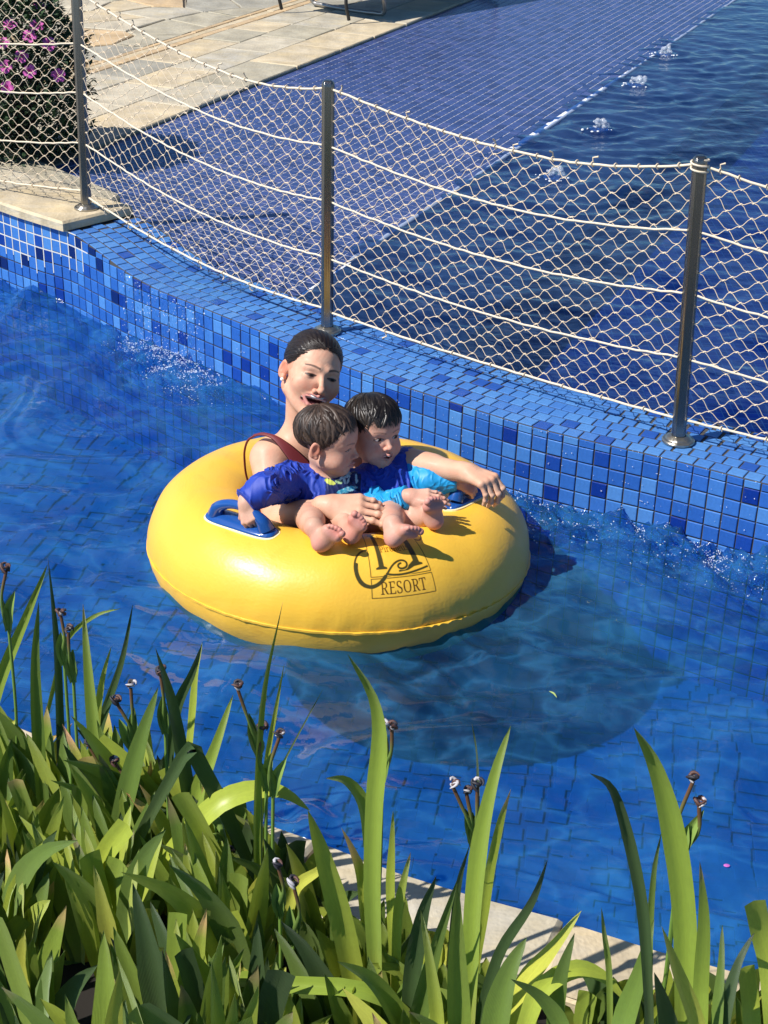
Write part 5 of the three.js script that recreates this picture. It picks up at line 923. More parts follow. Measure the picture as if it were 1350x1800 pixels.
// one strap leaf along a line, root first; face: the way its flat side looks
function leafGeo(pts, w, face, o = {}) {
  const T = new Tris(), N = o.n ?? 14, cv = curve(pts, N), rows = [], dry = o.dry ?? 0;
  for (let i = 0; i <= N; i++) {
    const u = i / N, t = cv[Math.min(N, i + 1)].clone().sub(cv[Math.max(0, i - 1)]).normalize(), side = t.clone().cross(face).normalize(), n = side.clone().cross(t).normalize();
    const tipW = o.cut ? 1 : Math.pow(clamp((1 - u) / 0.42, 0, 1), 0.72), wi = w * Math.max(mixn(0.62, 1, sstep(0, 0.35, u)) * tipW, 0.012), fold = (o.fold ?? 0.16) * wi, wav = o.wav ?? 0, row = [];
    for (let k = -2; k <= 2; k++) {
      const a = k / 2, lift = fold * (Math.abs(a) - 0.5) + wav * Math.sin(u * 17 + a * 2) * Math.abs(a), p = cv[i].clone().addScaledVector(side, a * wi / 2).addScaledVector(n, lift);
      const nn = n.clone().addScaledVector(side, -Math.sign(a) * (o.fold ?? 0.16) * 1.6 * (k === 0 ? 0 : 1)).normalize(), d = dry && u > 1 - dry ? sstep(1 - dry, 1 - dry * 0.4, u) : 0, b = mixn(1.12, 0.95, u), yb = 0.35 * sstep(0.25, 0.0, u);
      row.push(T.v(p, nn, (k + 2) / 4, u * 4, [mixn(b * (1 + yb), 2.2, d), mixn(b, 1.15, d), mixn(b * (1 + yb), 5.0, d)]));
    }
    rows.push(row);
  }
  for (let i = 0; i < N; i++) for (let k = 0; k < 4; k++) T.q(rows[i][k], rows[i][k + 1], rows[i + 1][k + 1], rows[i + 1][k]);
  return T;
}
const toEye = (p) => EYE.clone().sub(p).normalize();
// leaves that stand out, followed from the tip to the root: [points..., width in cm, tone, dry tip]
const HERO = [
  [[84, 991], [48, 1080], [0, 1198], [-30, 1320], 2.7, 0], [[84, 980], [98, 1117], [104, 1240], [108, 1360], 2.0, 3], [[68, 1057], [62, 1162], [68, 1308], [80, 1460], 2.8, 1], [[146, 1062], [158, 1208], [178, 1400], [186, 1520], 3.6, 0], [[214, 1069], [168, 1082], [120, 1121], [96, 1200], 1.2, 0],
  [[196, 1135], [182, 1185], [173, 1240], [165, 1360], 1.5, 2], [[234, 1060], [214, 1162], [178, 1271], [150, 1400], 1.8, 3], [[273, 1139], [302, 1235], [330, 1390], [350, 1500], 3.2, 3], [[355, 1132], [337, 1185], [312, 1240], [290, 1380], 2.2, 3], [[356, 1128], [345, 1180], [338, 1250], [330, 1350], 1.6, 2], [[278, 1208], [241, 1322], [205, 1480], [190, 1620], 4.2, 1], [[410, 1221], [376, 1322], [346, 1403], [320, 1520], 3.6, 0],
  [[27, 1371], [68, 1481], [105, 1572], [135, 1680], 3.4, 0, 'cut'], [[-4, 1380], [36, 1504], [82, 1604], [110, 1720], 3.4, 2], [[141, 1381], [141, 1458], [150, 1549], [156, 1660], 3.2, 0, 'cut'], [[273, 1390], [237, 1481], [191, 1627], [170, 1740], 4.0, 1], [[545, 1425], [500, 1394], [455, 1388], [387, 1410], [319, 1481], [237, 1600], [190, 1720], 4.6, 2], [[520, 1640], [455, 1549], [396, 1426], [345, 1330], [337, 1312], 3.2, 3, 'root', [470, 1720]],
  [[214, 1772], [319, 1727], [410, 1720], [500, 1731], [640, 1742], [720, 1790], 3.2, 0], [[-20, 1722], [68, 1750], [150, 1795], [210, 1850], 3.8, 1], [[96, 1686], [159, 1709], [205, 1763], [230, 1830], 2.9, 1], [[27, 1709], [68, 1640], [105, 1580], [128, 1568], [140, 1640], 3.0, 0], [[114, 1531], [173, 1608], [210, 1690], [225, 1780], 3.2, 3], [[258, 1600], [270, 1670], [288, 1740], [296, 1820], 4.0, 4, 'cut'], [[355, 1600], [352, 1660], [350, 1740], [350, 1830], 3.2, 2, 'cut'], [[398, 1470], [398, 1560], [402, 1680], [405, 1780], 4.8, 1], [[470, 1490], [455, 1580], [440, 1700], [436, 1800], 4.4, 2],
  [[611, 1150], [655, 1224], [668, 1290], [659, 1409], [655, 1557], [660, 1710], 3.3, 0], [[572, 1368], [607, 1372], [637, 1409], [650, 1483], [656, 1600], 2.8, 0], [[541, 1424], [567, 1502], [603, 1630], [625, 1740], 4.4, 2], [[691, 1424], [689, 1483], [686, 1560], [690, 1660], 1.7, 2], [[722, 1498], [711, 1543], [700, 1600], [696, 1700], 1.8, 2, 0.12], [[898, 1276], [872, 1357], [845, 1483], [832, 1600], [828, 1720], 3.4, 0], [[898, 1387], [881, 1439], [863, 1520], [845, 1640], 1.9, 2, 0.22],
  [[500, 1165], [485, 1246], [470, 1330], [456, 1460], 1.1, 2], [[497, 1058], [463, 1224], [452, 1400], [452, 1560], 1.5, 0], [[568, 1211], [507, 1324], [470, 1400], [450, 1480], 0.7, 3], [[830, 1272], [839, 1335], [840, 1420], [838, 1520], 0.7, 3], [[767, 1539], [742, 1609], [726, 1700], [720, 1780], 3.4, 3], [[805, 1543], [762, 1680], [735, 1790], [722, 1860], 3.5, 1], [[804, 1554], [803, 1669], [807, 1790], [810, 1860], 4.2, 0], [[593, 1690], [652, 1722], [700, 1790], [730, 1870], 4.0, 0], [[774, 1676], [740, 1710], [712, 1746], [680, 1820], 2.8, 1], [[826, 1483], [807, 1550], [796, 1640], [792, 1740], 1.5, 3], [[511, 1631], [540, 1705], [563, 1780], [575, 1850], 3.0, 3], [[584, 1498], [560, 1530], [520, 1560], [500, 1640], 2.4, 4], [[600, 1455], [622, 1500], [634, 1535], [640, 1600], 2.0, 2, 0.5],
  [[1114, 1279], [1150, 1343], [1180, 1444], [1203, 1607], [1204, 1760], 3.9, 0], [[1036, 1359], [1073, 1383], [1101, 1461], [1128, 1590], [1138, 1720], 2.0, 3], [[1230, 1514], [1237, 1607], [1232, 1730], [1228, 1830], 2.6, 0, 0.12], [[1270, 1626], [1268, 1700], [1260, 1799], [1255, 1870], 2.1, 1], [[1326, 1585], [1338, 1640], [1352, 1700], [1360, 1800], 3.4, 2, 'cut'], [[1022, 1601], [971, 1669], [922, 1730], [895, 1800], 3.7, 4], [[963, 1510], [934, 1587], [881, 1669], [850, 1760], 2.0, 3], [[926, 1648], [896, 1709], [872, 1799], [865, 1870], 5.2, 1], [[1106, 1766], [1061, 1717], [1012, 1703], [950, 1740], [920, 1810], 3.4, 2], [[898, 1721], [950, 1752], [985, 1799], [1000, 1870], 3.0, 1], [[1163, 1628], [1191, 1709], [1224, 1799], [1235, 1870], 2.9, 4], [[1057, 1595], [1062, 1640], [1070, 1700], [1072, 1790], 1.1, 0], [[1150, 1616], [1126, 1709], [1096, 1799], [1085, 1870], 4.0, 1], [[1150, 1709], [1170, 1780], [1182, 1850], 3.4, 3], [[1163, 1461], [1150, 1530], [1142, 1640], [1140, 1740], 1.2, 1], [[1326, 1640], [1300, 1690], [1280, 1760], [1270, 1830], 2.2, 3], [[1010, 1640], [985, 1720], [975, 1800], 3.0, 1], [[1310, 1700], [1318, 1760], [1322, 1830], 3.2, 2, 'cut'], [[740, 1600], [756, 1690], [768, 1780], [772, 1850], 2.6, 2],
];
const bedRow = (z) => { const p = V(0, BED, z); return seenAt(p)[1]; };
const plants = [];
const plantSeeds = [[20, 'tall iris at the left edge with its longest leaves over the water'], [130, 'iris with broad upright pale leaves second from the left edge'], [215, 'iris with dark narrow leaves behind the broad pale ones at left'], [300, 'iris with crossing dark blades at the right end of the left clump'], [395, 'iris with a long leaf arching over to the right'], [455, 'iris with thin grassy blades below the ring'], [600, 'iris with bright drooping leaves left of the tallest middle blade'], [665, 'iris with one very tall curved blade near the middle of the bed'], [740, 'iris with short dark blades right of the tallest middle blade'], [830, 'iris with a broad tall leaf and seed pods right of the middle'], [915, 'iris with a bright yellow-green leaf lying over the pale coping'], [1000, 'iris with a short arching leaf in front of the bare coping'], [1100, 'iris with wide dark-edged leaves left of the tall right blade'], [1160, 'iris with a thin dark blade curling to the left at right'], [1225, 'iris with the tall blade and seed pods at right'], [1310, 'iris with blunt cut leaves at the right edge']];
for (const [x, label] of plantSeeds) { const root = atY(x, 1800, BED); root.z = bankByX(root.x).z + 0.36; plants.push({ x, t: thing('iris_plant', label, 'iris', root), root }); }
const plantNear = (x) => plants.reduce((a, b) => Math.abs(b.x - x) < Math.abs(a.x - x) ? b : a);
for (const h of HERO) {
  const px = h.filter((q) => Array.isArray(q)), rest = h.filter((q) => !Array.isArray(q)), [wcm, tone, opt] = rest;
  let line = px; if (opt === 'root') line = px.slice(0, -1).reverse().reverse();
  const last = line[line.length - 1], first = line[0], z0 = bankByX(atY(last[0], last[1], BED + 0.1).x).z + clamp(mixn(0.17, 0.46, (Math.max(last[1], first[1]) - 1330) / 520), 0.17, 0.52) + rr(-0.02, 0.02), lean = rr(-0.05, 0.05), n = line.length;
  let pts = line.map(([x, y], i) => atZ(x, y, z0 + lean * (1 - i / (n - 1)) - 0.02 * Math.sin(i)));
  // carry the leaf down to the soil
  const e = pts[n - 1], d = e.clone().sub(pts[n - 2]).normalize(); if (e.y > BED) { const k = (e.y - BED + 0.01); pts.push(V(e.x + clamp(d.x / Math.max(0.3, -d.y), -0.6, 0.6) * k * 0.8, BED - 0.01, e.z + 0.05 * k)); }
  pts = pts.reverse();
  const mid = pts[Math.floor(pts.length / 2)], tang = pts[pts.length - 1].clone().sub(pts[0]).normalize(), face = toEye(mid).applyAxisAngle(tang, rr(-0.5, 0.5));
  const pl = plantNear(clamp(last[0], 0, 1350)), T = leafGeo(pts, wcm * 0.0082, face, { fold: rr(0.10, 0.26), cut: opt === 'cut', dry: typeof opt === 'number' ? opt : rnd() < 0.12 ? 0.06 : 0, wav: 0.0008, n: 18 });
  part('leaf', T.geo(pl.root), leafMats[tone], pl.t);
}
// shorter growth that fills the bed
const SIL = [[-100, 1230], [0, 1235], [200, 1260], [340, 1340], [450, 1420], [520, 1485], [600, 1550], [700, 1590], [800, 1630], [900, 1680], [1000, 1725], [1100, 1700], [1200, 1700], [1300, 1720], [1450, 1690]];
const silAt = (x) => { for (let i = 0; i + 1 < SIL.length; i++) if (x < SIL[i + 1][0]) return mixn(SIL[i][1], SIL[i + 1][1], clamp((x - SIL[i][0]) / (SIL[i + 1][0] - SIL[i][0]), 0, 1)); return 1690; };
{
  let made = 0, tries = 0;
  while (made < 150 && tries++ < 3200) {
    const edgeRow = made < 46, x = edgeRow ? (made < 34 ? rr(-0.80, 0.14) : rr(0.40, 0.74)) : rr(-0.74, 0.76), z = bankByX(x).z + (edgeRow ? rr(0.14, 0.26) : mixn(x < -0.12 ? 0.05 : 0.20, x < -0.1 ? 0.84 : 0.60, Math.pow(rnd(), 0.85))), root = V(x, BED - 0.01, z), [sx, sy] = seenAt(root); if (sy > 2130 || sx < -120 || sx > 1450) continue;
    if (sx > 640 && rnd() < 0.3) continue;
    const fanYaw = rr(-0.6, 0.6), fan = V(Math.cos(fanYaw), 0, Math.sin(fanYaw)), nl = Math.floor(rr(6, 10)), leaves = [], maxL = rr(0.42, 0.70) * (sx < 480 ? 1.15 : 0.95) * mixn(1, 0.72, sstep(0.3, 0.8, z - bankByX(x).z));
    for (let k = 0; k < nl; k++) {
      for (let at = 0; at < 7; at++) {
        const f = (k / (nl - 1) - 0.5) * 2 + rr(-0.12, 0.12), L = maxL * (1 - 0.35 * Math.abs(f)) * rr(0.7, 1.05) * (1 - 0.12 * at), ang = f * rr(0.12, 0.42) + rr(-0.06, 0.14), droop = rr(0, 1) < 0.13 ? rr(0.35, 0.9) : rr(0.0, 0.13), pts = [], fw = rr(-0.18, 0.10);
        let p = root.clone().addScaledVector(fan, f * 0.022), a = ang * 0.5; for (let i = 0; i <= 5; i++) { pts.push(p.clone()); a += (Math.sign(f) || 1) * droop * 0.30 * (i / 5 + 0.2) + ang * 0.10; p = p.clone().addScaledVector(fan, Math.sin(a) * L / 5).add(V(0, Math.cos(a) * L / 5, fw * L / 5 * (0.3 + i * 0.25))); }
        const tip = pts.reduce((m, q) => { const s = seenAt(q); return s[1] < m[1] ? s : m; }, [0, 9999]); if (tip[1] < silAt(tip[0]) + (edgeRow ? rr(-30, 70) : rr(-20, 120)) + Math.max(0, z - bankByX(x).z - 0.20) * 560) continue;
        const tang = pts[5].clone().sub(pts[0]).normalize(), face = fan.clone().cross(V(0, 1, 0)); if (face.z < 0) face.negate(); face.addScaledVector(V(0, 1, 0.3), 0.25).normalize().applyAxisAngle(tang, rr(-0.5, 0.5));
        leaves.push([pts, rr(0.028, 0.046), face]); break;
      }
    }
    if (leaves.length < 3) { if (edgeRow && tries > 700) made++; continue; }
    const t = thing('iris_plant', ['low iris plant crowding the lower left corner of the bed', 'low iris plant below the long arching leaf left of the middle', 'low iris plant around the foot of the tall middle blade', 'low iris plant in front of the bare stretch of coping', 'low iris plant crowding the lower right corner of the bed'][sx < 300 ? 0 : sx < 560 ? 1 : sx < 800 ? 2 : sx < 1080 ? 3 : 4], 'iris', root, 'low iris plants filling the near bank');
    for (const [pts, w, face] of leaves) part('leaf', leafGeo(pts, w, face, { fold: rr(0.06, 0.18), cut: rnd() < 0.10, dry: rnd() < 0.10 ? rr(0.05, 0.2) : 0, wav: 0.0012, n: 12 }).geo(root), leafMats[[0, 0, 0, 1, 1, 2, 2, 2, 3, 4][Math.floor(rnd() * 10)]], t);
    made++;
  }
}
// seed stalks: a green sheath, a pod and the withered flower on it
const STALKS = [[11, 1003, 14, 1090], [107, 1082, 112, 1150], [120, 1112, 128, 1180], [282, 1184, 290, 1270], [230, 1210, 236, 1290], [205, 1236, 232, 1300], [157, 1312, 205, 1370], [203, 1342, 240, 1400], [418, 1212, 456, 1310], [461, 1284, 468, 1370], [491, 1296, 480, 1380], [674, 1280, 668, 1350], [689, 1282, 672, 1352], [797, 1385, 838, 1470], [839, 1384, 836, 1470], [820, 1395, 834, 1470], [489, 1524, 492, 1590], [516, 1556, 516, 1640], [1218, 1374, 1196, 1490], [1229, 1417, 1196, 1492], [326, 1682, 400, 1722], [382, 1656, 420, 1720], [404, 1500, 380, 1440], [300, 1660, 290, 1700]];
for (const [hx, hy, bx, by] of STALKS) {
  const z = bankByX(atY(bx, by, 0.3).x).z + (by < 1500 ? 0.26 : 0.42), H = atZ(hx, hy, z + 0.03), B = atZ(bx, by, z + 0.02), pl = plantNear(bx), T = new Tris(), off = pl.root;
  const d = H.clone().sub(B), L = d.length(), side = rr(-1, 1) * 0.12 * L, mid = B.clone().addScaledVector(d, 0.5).add(V(side, 0, 0.01)), green = [0.16, 0.26, 0.05], brown = [0.13, 0.060, 0.025], pts = curve([B.clone().add(V(0, -0.03, 0)), B, mid, H], 14);
  // pod swelling near the foot, then a thin reddish stem
  tube(T, pts, (u) => 0.0021 + 0.0070 * Math.exp(-Math.pow((u - 0.36) / 0.20, 2)) + (u > 0.78 ? 0.0008 : 0), 8, (u) => { const t = sstep(0.60, 0.92, u), c = 0.85 + 0.3 * Math.sin(u * 40) * 0.2; return [mixn(green[0], brown[0], t) * c, mixn(green[1], brown[1], t) * c, mixn(green[2], brown[2], t) * c]; });
  tube(T, curve([V(B.x + rr(-0.03, 0.03), BED - 0.01, B.z + 0.04), V(B.x, mixn(BED, B.y, 0.5), B.z + 0.02), B], 10), 0.0030, 7, [0.13, 0.23, 0.035]);
  // a leafy bract that hugs the pod
  const br = leafGeo([B.clone().add(V(0, -0.02, 0.004)), B.clone().addScaledVector(d, 0.25).add(V(-side * 0.4, 0, 0.008)), B.clone().addScaledVector(d, 0.62).add(V(-side * 1.2 + 0.006, 0, 0.004))], 0.018, toEye(B), { fold: 0.5, n: 8 });
  const o = T.count; T.p.push(...br.p); T.n.push(...br.n); T.u.push(...br.u); for (let i = 0; i < br.count; i++) T.c.push(0.20, 0.30, 0.06); T.i.push(...br.i.map((k) => k + o));
  // withered petals: curls of white and near black
  for (let k = 0; k < 9; k++) { const a = rr(0, 6.28), b = rr(-0.8, 1.2), r = rr(0.004, 0.010), c = rnd() < 0.20 ? [0.46, 0.44, 0.45] : rnd() < 0.6 ? [0.02, 0.018, 0.025] : [0.09, 0.04, 0.03], q = []; for (let i = 0; i <= 5; i++) { const t = i / 5 * 2.6; q.push(H.clone().add(V(Math.cos(a + t) * r * (0.5 + i * 0.12), Math.sin(b + t * 0.8) * r + 0.003, Math.sin(a + t) * r * 0.8))); } tube(T, q, [0.0008, 0.0024, 0.0030, 0.0026, 0.0018, 0.0008], 5, c); }
  part('seed_stalk', T.geo(off), stalkMat, pl.t);
}

// ================================================================ pink flowering bush behind the net at upper left
{
  const BS = 1.14, base = atY(38, 268, DECK), t = thing('flowering_bush', 'dark leafy bush with pink flowers behind the net at upper left', 'bush', base), T = new Tris(), W2 = new Tris();
  for (let i = 0; i < 46; i++) { const a = rr(0, 6.28), r = rr(0.05, 0.24), top = V(Math.cos(a) * r, rr(0.25, 0.56), Math.sin(a) * r), m = top.clone().multiplyScalar(0.5).add(V(rr(-0.03, 0.03), 0.05, rr(-0.03, 0.03))); tube(W2, curve([V(rr(-0.04, 0.04), -0.02, rr(-0.04, 0.04)), m, top], 6), (u) => 0.006 * (1 - 0.8 * u), 5); }
  for (let i = 0; i < 9500; i++) {
    const a = rr(0, 6.28), h = rnd(), R = 0.27 * Math.sqrt(Math.max(0.05, 1 - Math.pow((h - 0.42) / 0.62, 2))) * (1 + 0.22 * n3(Math.cos(a) * 1.5, h * 3, Math.sin(a) * 1.5)), r = R * Math.pow(rnd(), 0.35), p = V(Math.cos(a) * r, h * 0.60, Math.sin(a) * r), L = rr(0.024, 0.044), w = L * rr(0.34, 0.48), d = V(Math.cos(a) * 0.8 + rr(-0.7, 0.7), rr(-0.2, 0.9), Math.sin(a) * 0.8 + rr(-0.7, 0.7)).normalize(), s = d.clone().cross(V(rr(-0.4, 0.4), 1, rr(-0.4, 0.4))).normalize(), n = s.clone().cross(d).normalize();
    const b = T.v(p, n, 0.5, 0), l = T.v(p.clone().addScaledVector(d, L * 0.5).addScaledVector(s, -w / 2).addScaledVector(n, w * 0.15), n, 0, 0.5), m = T.v(p.clone().addScaledVector(d, L * 0.5), n, 0.5, 0.5), rg = T.v(p.clone().addScaledVector(d, L * 0.5).addScaledVector(s, w / 2).addScaledVector(n, w * 0.15), n, 1, 0.5), e = T.v(p.clone().addScaledVector(d, L).addScaledVector(n, -w * 0.2), n, 0.5, 1);
    T.t(b, m, l); T.t(b, rg, m); T.t(l, m, e); T.t(m, rg, e);
  }
  part('twigs', W2.geo().scale(BS, BS, BS), std(lin(0.06, 0.04, 0.03), 0.8), t);
  part('foliage', T.geo().scale(BS, BS, BS), new THREE.MeshPhysicalMaterial({ color: lin(0.026, 0.070, 0.016), roughness: 0.95, transmission: 0.15, thickness: 0, clearcoat: 0.06, clearcoatRoughness: 0.5 }), t);
  const pet = new THREE.MeshPhysicalMaterial({ color: lin(0.80, 0.15, 0.52), roughness: 0.9, transmission: 0.3, thickness: 0 }), eyeMat = std(lin(0.5, 0.02, 0.2), 0.7);
  const flowerGeo = (sd) => { const F = new Tris(); for (let k = 0; k < 5; k++) { const a = k / 5 * 6.283 + sd, d = V(Math.cos(a), 0, Math.sin(a)), s = V(-d.z, 0, d.x), up = V(0, 1, 0), P = (r, x, y) => d.clone().multiplyScalar(r).addScaledVector(s, x).addScaledVector(up, y); const rows = [[0.002, 0.003, 0.0], [0.010, 0.008, 0.006], [0.018, 0.0105, 0.008], [0.0245, 0.007, 0.005 + 0.003 * Math.sin(k * 2 + sd)]].map(([r, w, y]) => [F.v(P(r, -w, y + 0.002), null), F.v(P(r * 1.03, 0, y - 0.001), null), F.v(P(r, w, y + 0.002), null)]); for (let i = 0; i < 3; i++) for (let j = 0; j < 2; j++) F.q(rows[i][j], rows[i][j + 1], rows[i + 1][j + 1], rows[i + 1][j]); } return F.geo(); };
  const fg = [flowerGeo(0), flowerGeo(0.5), flowerGeo(1.1)], stam = (() => { const F = new Tris(); for (let k = 0; k < 6; k++) tube(F, [V(0, 0, 0), V(rr(-0.006, 0.006), 0.010, rr(-0.006, 0.006)), V(rr(-0.010, 0.010), 0.017, rr(-0.010, 0.010))], 0.0006, 4); return F.geo(); })();
  for (const [px, py] of [[69, 14], [65, 46], [18, 45], [52, 65], [86, 79], [7, 77], [38, 100], [52, 126], [10, 118], [102, 133], [13, 154], [-14, 60]]) {
    const c = base.clone().add(V(0, 0.27 * BS, 0)), d = sight(px, py).normalize(), b = c.clone().sub(EYE).dot(d), near = EYE.clone().addScaledVector(d, b), gap = near.distanceTo(c), back = Math.sqrt(Math.max(0, 0.084 * BS * BS - gap * gap)), p = near.addScaledVector(d, -back * 0.92 - 0.01), out = p.clone().sub(c).normalize().addScaledVector(toEye(p), 0.6).addScaledVector(SUN, 0.4).normalize();
    const f = part('flower', fg[Math.floor(rnd() * 3)], pet, t); f.position.copy(p.sub(base)); f.quaternion.setFromUnitVectors(V(0, 1, 0), out); f.scale.setScalar(BS * rr(0.85, 1.1)); part('stamens', stam, eyeMat, f);
  }
}
// ================================================================ the lounger at the upper edge
{
  const foot = atY(679, 25, DECK + 0.02), t = thing('sun_lounger', 'black sling sun lounger with grey tube legs on the stone terrace', 'sun lounger', foot);
  const alu = std(lin(0.30, 0.29, 0.27), 0.35, { metalness: 0.6 }), black = std(lin(0.012, 0.012, 0.013), 0.7), dark = std(lin(0.02, 0.02, 0.02), 0.5);
  const ax = V(0.62, 0, -0.78), side = V(-0.80, 0, -0.60), P = (a, b, y) => ax.clone().multiplyScalar(a).addScaledVector(side, b).setY(y);
  const leg = (a) => { const T = new Tris(); tube(T, curve([P(a - 0.06, 0, 0.33), P(a - 0.03, 0, 0.10), P(a, 0.02, 0.006), P(a + 0.0, 0.10, -0.004), P(a, 0.52, -0.004), P(a, 0.60, 0.006), P(a - 0.03, 0.62, 0.10), P(a - 0.06, 0.62, 0.33)], 60), 0.014, 10); return T.geo(); };
  part('leg', leg(0), alu, t); part('leg', leg(1.25), alu, t);
  const T = new Tris(); for (const b of [0, 0.62]) tube(T, curve([P(-0.35, b, 0.30), P(0.4, b, 0.335), P(1.2, b, 0.335), P(1.5, b, 0.34)], 20), 0.016, 10); for (const a of [-0.35, 1.5]) tube(T, [P(a, 0, a < 0 ? 0.30 : 0.34), P(a, 0.62, a < 0 ? 0.30 : 0.34)], 0.016, 10); part('frame', T.geo(), dark, t);
  const S = new Tris(); let prev; for (let i = 0; i <= 24; i++) { const a = mixn(-0.34, 1.49, i / 24), row = []; for (let k = 0; k <= 8; k++) row.push(S.v(P(a, mixn(0.01, 0.61, k / 8), 0.335 - 0.03 * Math.sin(Math.PI * k / 8) * (0.6 + 0.4 * Math.sin(a * 2)) - (a < 0.1 ? 0.035 * (0.1 - a) : 0)), null, a, k / 8)); if (prev) for (let k = 0; k < 8; k++) S.q(prev[k], prev[k + 1], row[k + 1], row[k]); prev = row; } part('sling', S.geo(), black, t);
  for (const b of [0.03, 0.58]) { const F = new Tris(); tube(F, curve([P(-0.30, b, 0.30), P(-0.36, b, 0.12), P(-0.33, b, 0.0)], 10), 0.011, 8); part('leg', F.geo(), dark, t); }
}
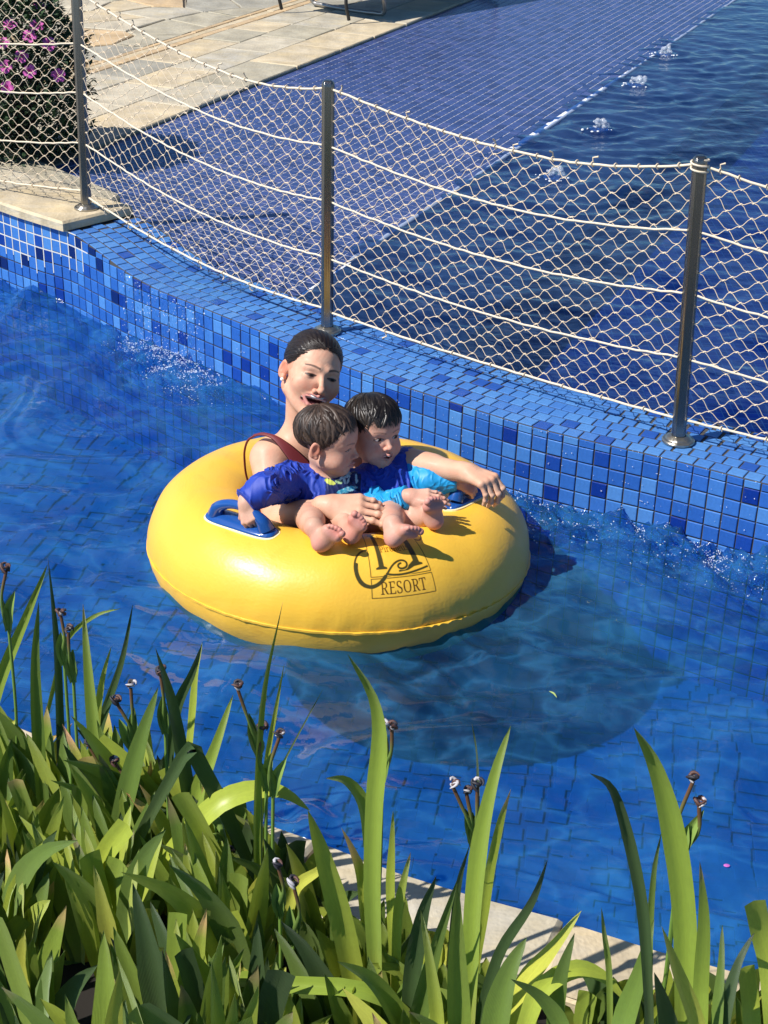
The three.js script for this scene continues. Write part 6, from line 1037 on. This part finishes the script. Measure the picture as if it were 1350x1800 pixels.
// ================================================================ moving water: fall over the wall, splashes, jets, drifting bits
const clearWater = (rough) => std(lin(0.985, 0.995, 1.0), rough, { transmission: 1, thickness: 0, ior: 1.33, bumpMap: rippleTex, bumpScale: 0.03 });
{
  const film = (x0, x1, label, name) => {
    const s0 = wallByX(x0).s, s1 = wallByX(x1).s, T = new Tris(), NS = 90, prof = []; for (let k = 0; k <= 10; k++) prof.push([-0.30 + 0.029 * k, 0.007, 0]); prof.push([0.002, 0.0062, 0.002], [0.009, -0.004, 0]); for (let k = 1; k <= 22; k++) prof.push([0.0095 + 0.006 * k / 22, -0.010 * k - 0.004, 0]);
    const base = wallAt((s0 + s1) / 2).p.clone();
    for (let i = 0; i <= NS; i++) { const s = mixn(s0, s1, i / NS), q = wallAt(s), edge = sstep(0, 0.12, i / NS) * sstep(1, 0.88, i / NS), yT = topAt(s); for (const [o, dy] of prof) { const w = n2(s * 26, dy * 9), w2 = n2(s * 70, dy * 26 + 3), off = o > 0 ? o + edge * (0.005 + 0.008 * Math.abs(w) + 0.006 * w2) - (1 - edge) * 0.010 : o, y = yT + dy * (o > 0 ? 1 : 1) + (o <= 0 ? edge * 0.003 * n2(s * 14, o * 30) - (1 - edge) * 0.009 : 0); const p = q.p.clone().addScaledVector(q.n, off).setY(y); T.v(p, null, s * 2, (o + dy) * 0.6); } }
    const M = prof.length; for (let i = 0; i < NS; i++) for (let k = 0; k + 1 < M; k++) { const a = i * M + k; T.q(a, a + 1, a + M + 1, a + M); }
    return tag(part(name, T.geo(), clearWater(0.04)), label, 'waterfall');
  };
  film(atY(212, 470, 0.24).x, atY(372, 549, 0.21).x, 'thin sheet of water spilling over the tiled wall at left', 'water_fall');
  // splashes: drops and small bubbles where the fall lands and along the right of the wall
  const drop = new THREE.IcosahedronGeometry(1, 1), M = new THREE.Matrix4(), Q = new THREE.Quaternion();
  const splash = (label, n, where, size) => { const im = new THREE.InstancedMesh(drop, std(lin(0.90, 0.95, 1.0), 0.08, { transmission: 0.55, thickness: 0, ior: 1.33 }), n); for (let i = 0; i < n; i++) { const p = where(), r = 0.65 * size * Math.pow(rnd(), 2.2) + 0.0009; Q.setFromEuler(new THREE.Euler(rr(0, 6), rr(0, 6), rr(0, 6))); M.compose(p, Q, V(r * rr(0.7, 1.5), r * rr(0.6, 1.0), r * rr(0.7, 1.4))); im.setMatrixAt(i, M); } im.name = numbered('splash'); im.castShadow = im.receiveShadow = true; scene.add(im); tag(im, label, 'splash', null, 'stuff'); };
  const g = () => (rnd() + rnd() + rnd() - 1.5) / 1.5;
  splash('white bubbling splash below the fall on the left of the wall', 900, () => { const x = FALL.x + 0.24 * g(), z = wallByX(x).z + 0.015 + Math.abs(g()) * 0.26; return V(x, riverHeight(x, z) + 0.001 + 0.012 * Math.pow(rnd(), 4), z); }, 0.0026);
  splash('glinting drops running down the falling sheet of water', 220, () => { const x = mixn(atY(225, 480, 0.2).x, atY(368, 549, 0.2).x, rnd()), q = wallAt(wallByX(x).s), p = q.p.clone().addScaledVector(q.n, 0.020 + 0.008 * rnd()); p.y = mixn(0.0, topAt(wallByX(x).s), rnd()); return p; }, 0.0026);
  splash('sparkling drops along the waterline under the right post', 300, () => { const x = mixn(0.25, 1.15, rnd()), z = wallByX(x).z + 0.012 + Math.pow(rnd(), 1.6) * 0.30; return V(x, riverHeight(x, z) + 0.001 + 0.010 * Math.pow(rnd(), 5), z); }, 0.0024);
  splash('pale cloud of air bubbles under the surface below the fall', 5200, () => { const x = FALL.x + 0.30 * g(), z = wallByX(x).z + 0.03 + Math.abs(g()) * 0.34; return V(x, -0.004 - 0.06 * rnd() * rnd(), z); }, 0.0019);
  splash('pale cloud of air bubbles under the surface along the right of the wall', 4200, () => { const x = mixn(0.3, 1.2, rnd()), z = wallByX(x).z + 0.02 + Math.abs(g()) * 0.30; return V(x, -0.004 - 0.06 * rnd() * rnd(), z); }, 0.0017);
  splash('small beads of water clinging to the wall tiles', 150, () => { const x = mixn(-0.5, 1.1, rnd()), w = wallByX(x), q = wallAt(w.s), p = q.p.clone().addScaledVector(q.n, 0.0075); p.y = WALL_TOP - TILE * Math.floor(rr(0, 4)) + 0.0245 - TILE * 0.5 + rr(-0.004, 0.004); return p; }, 0.0012);
  jetSpots.forEach((p, i) => {
    const t = thing('water_jet', ['bubbling jet of water second farthest along the foot of the ramp', 'bubbling jet of water third along the foot of the ramp', 'nearest bubbling jet of water, seen through the net', 'farthest bubbling jet of water at the foot of the ramp'][i], 'water jet', p);
    const P = []; for (let k = 0; k < 22; k++) P.push(ball(V(rr(-0.045, 0.045), rr(-0.004, 0.06), rr(-0.035, 0.035)), rr(0.007, 0.018), 0.008)); P.push(egg(V(0, 0, 0), [0.065, 0.014, 0.045], 0.01));
    part('plume', mould(P, 0.0026, (d, x, y, z) => d - 0.0022 * n3(x * 90, y * 90, z * 90)).scale(0.80, 0.80, 0.80), std(lin(0.92, 0.95, 0.97), 0.12, { transmission: 0.75, thickness: 0, ior: 1.33 }), t);
    const F = []; for (let k = 0; k < 26; k++) { const a = rr(0, 6.28), r = 0.09 * Math.sqrt(rnd()); F.push(new THREE.IcosahedronGeometry(rr(0.003, 0.008), 1).scale(1, 0.5, 1).translate(Math.cos(a) * r - 0.015, 0.004 + 0.002 * rnd(), Math.sin(a) * r * 0.7 + 0.02)); }
    part('foam', mergeGeometries(F), std(lin(0.80, 0.84, 0.86), 0.5), t);
  });
  const bit = (name, label, cat, px, py, geo, mat) => { const p = atY(px, py, 0), m = part(name, geo, mat); m.position.set(p.x, riverHeight(p.x, p.z) + 0.003, p.z); return tag(m, label, cat); };
  const petal = new THREE.SphereGeometry(0.006, 14, 8).scale(1.1, 0.25, 0.8), sl = new Tris(); tube(sl, curve([V(-0.010, 0, -0.012), V(0, 0.002, 0), V(0.006, 0, 0.014)], 8), (u) => 0.0002 + 0.0022 * Math.sin(Math.PI * u), 6);
  bit('petal', 'fallen pink petal floating on the water at right', 'petal', 1277, 1525, petal, std(lin(0.5, 0.12, 0.45), 0.6));
  bit('leaf_sliver', 'pale green sliver of leaf floating in front of the ring', 'leaf', 973, 1226, sl.geo(), std(lin(0.30, 0.40, 0.12), 0.6));
}

renderer.render(scene, camera);
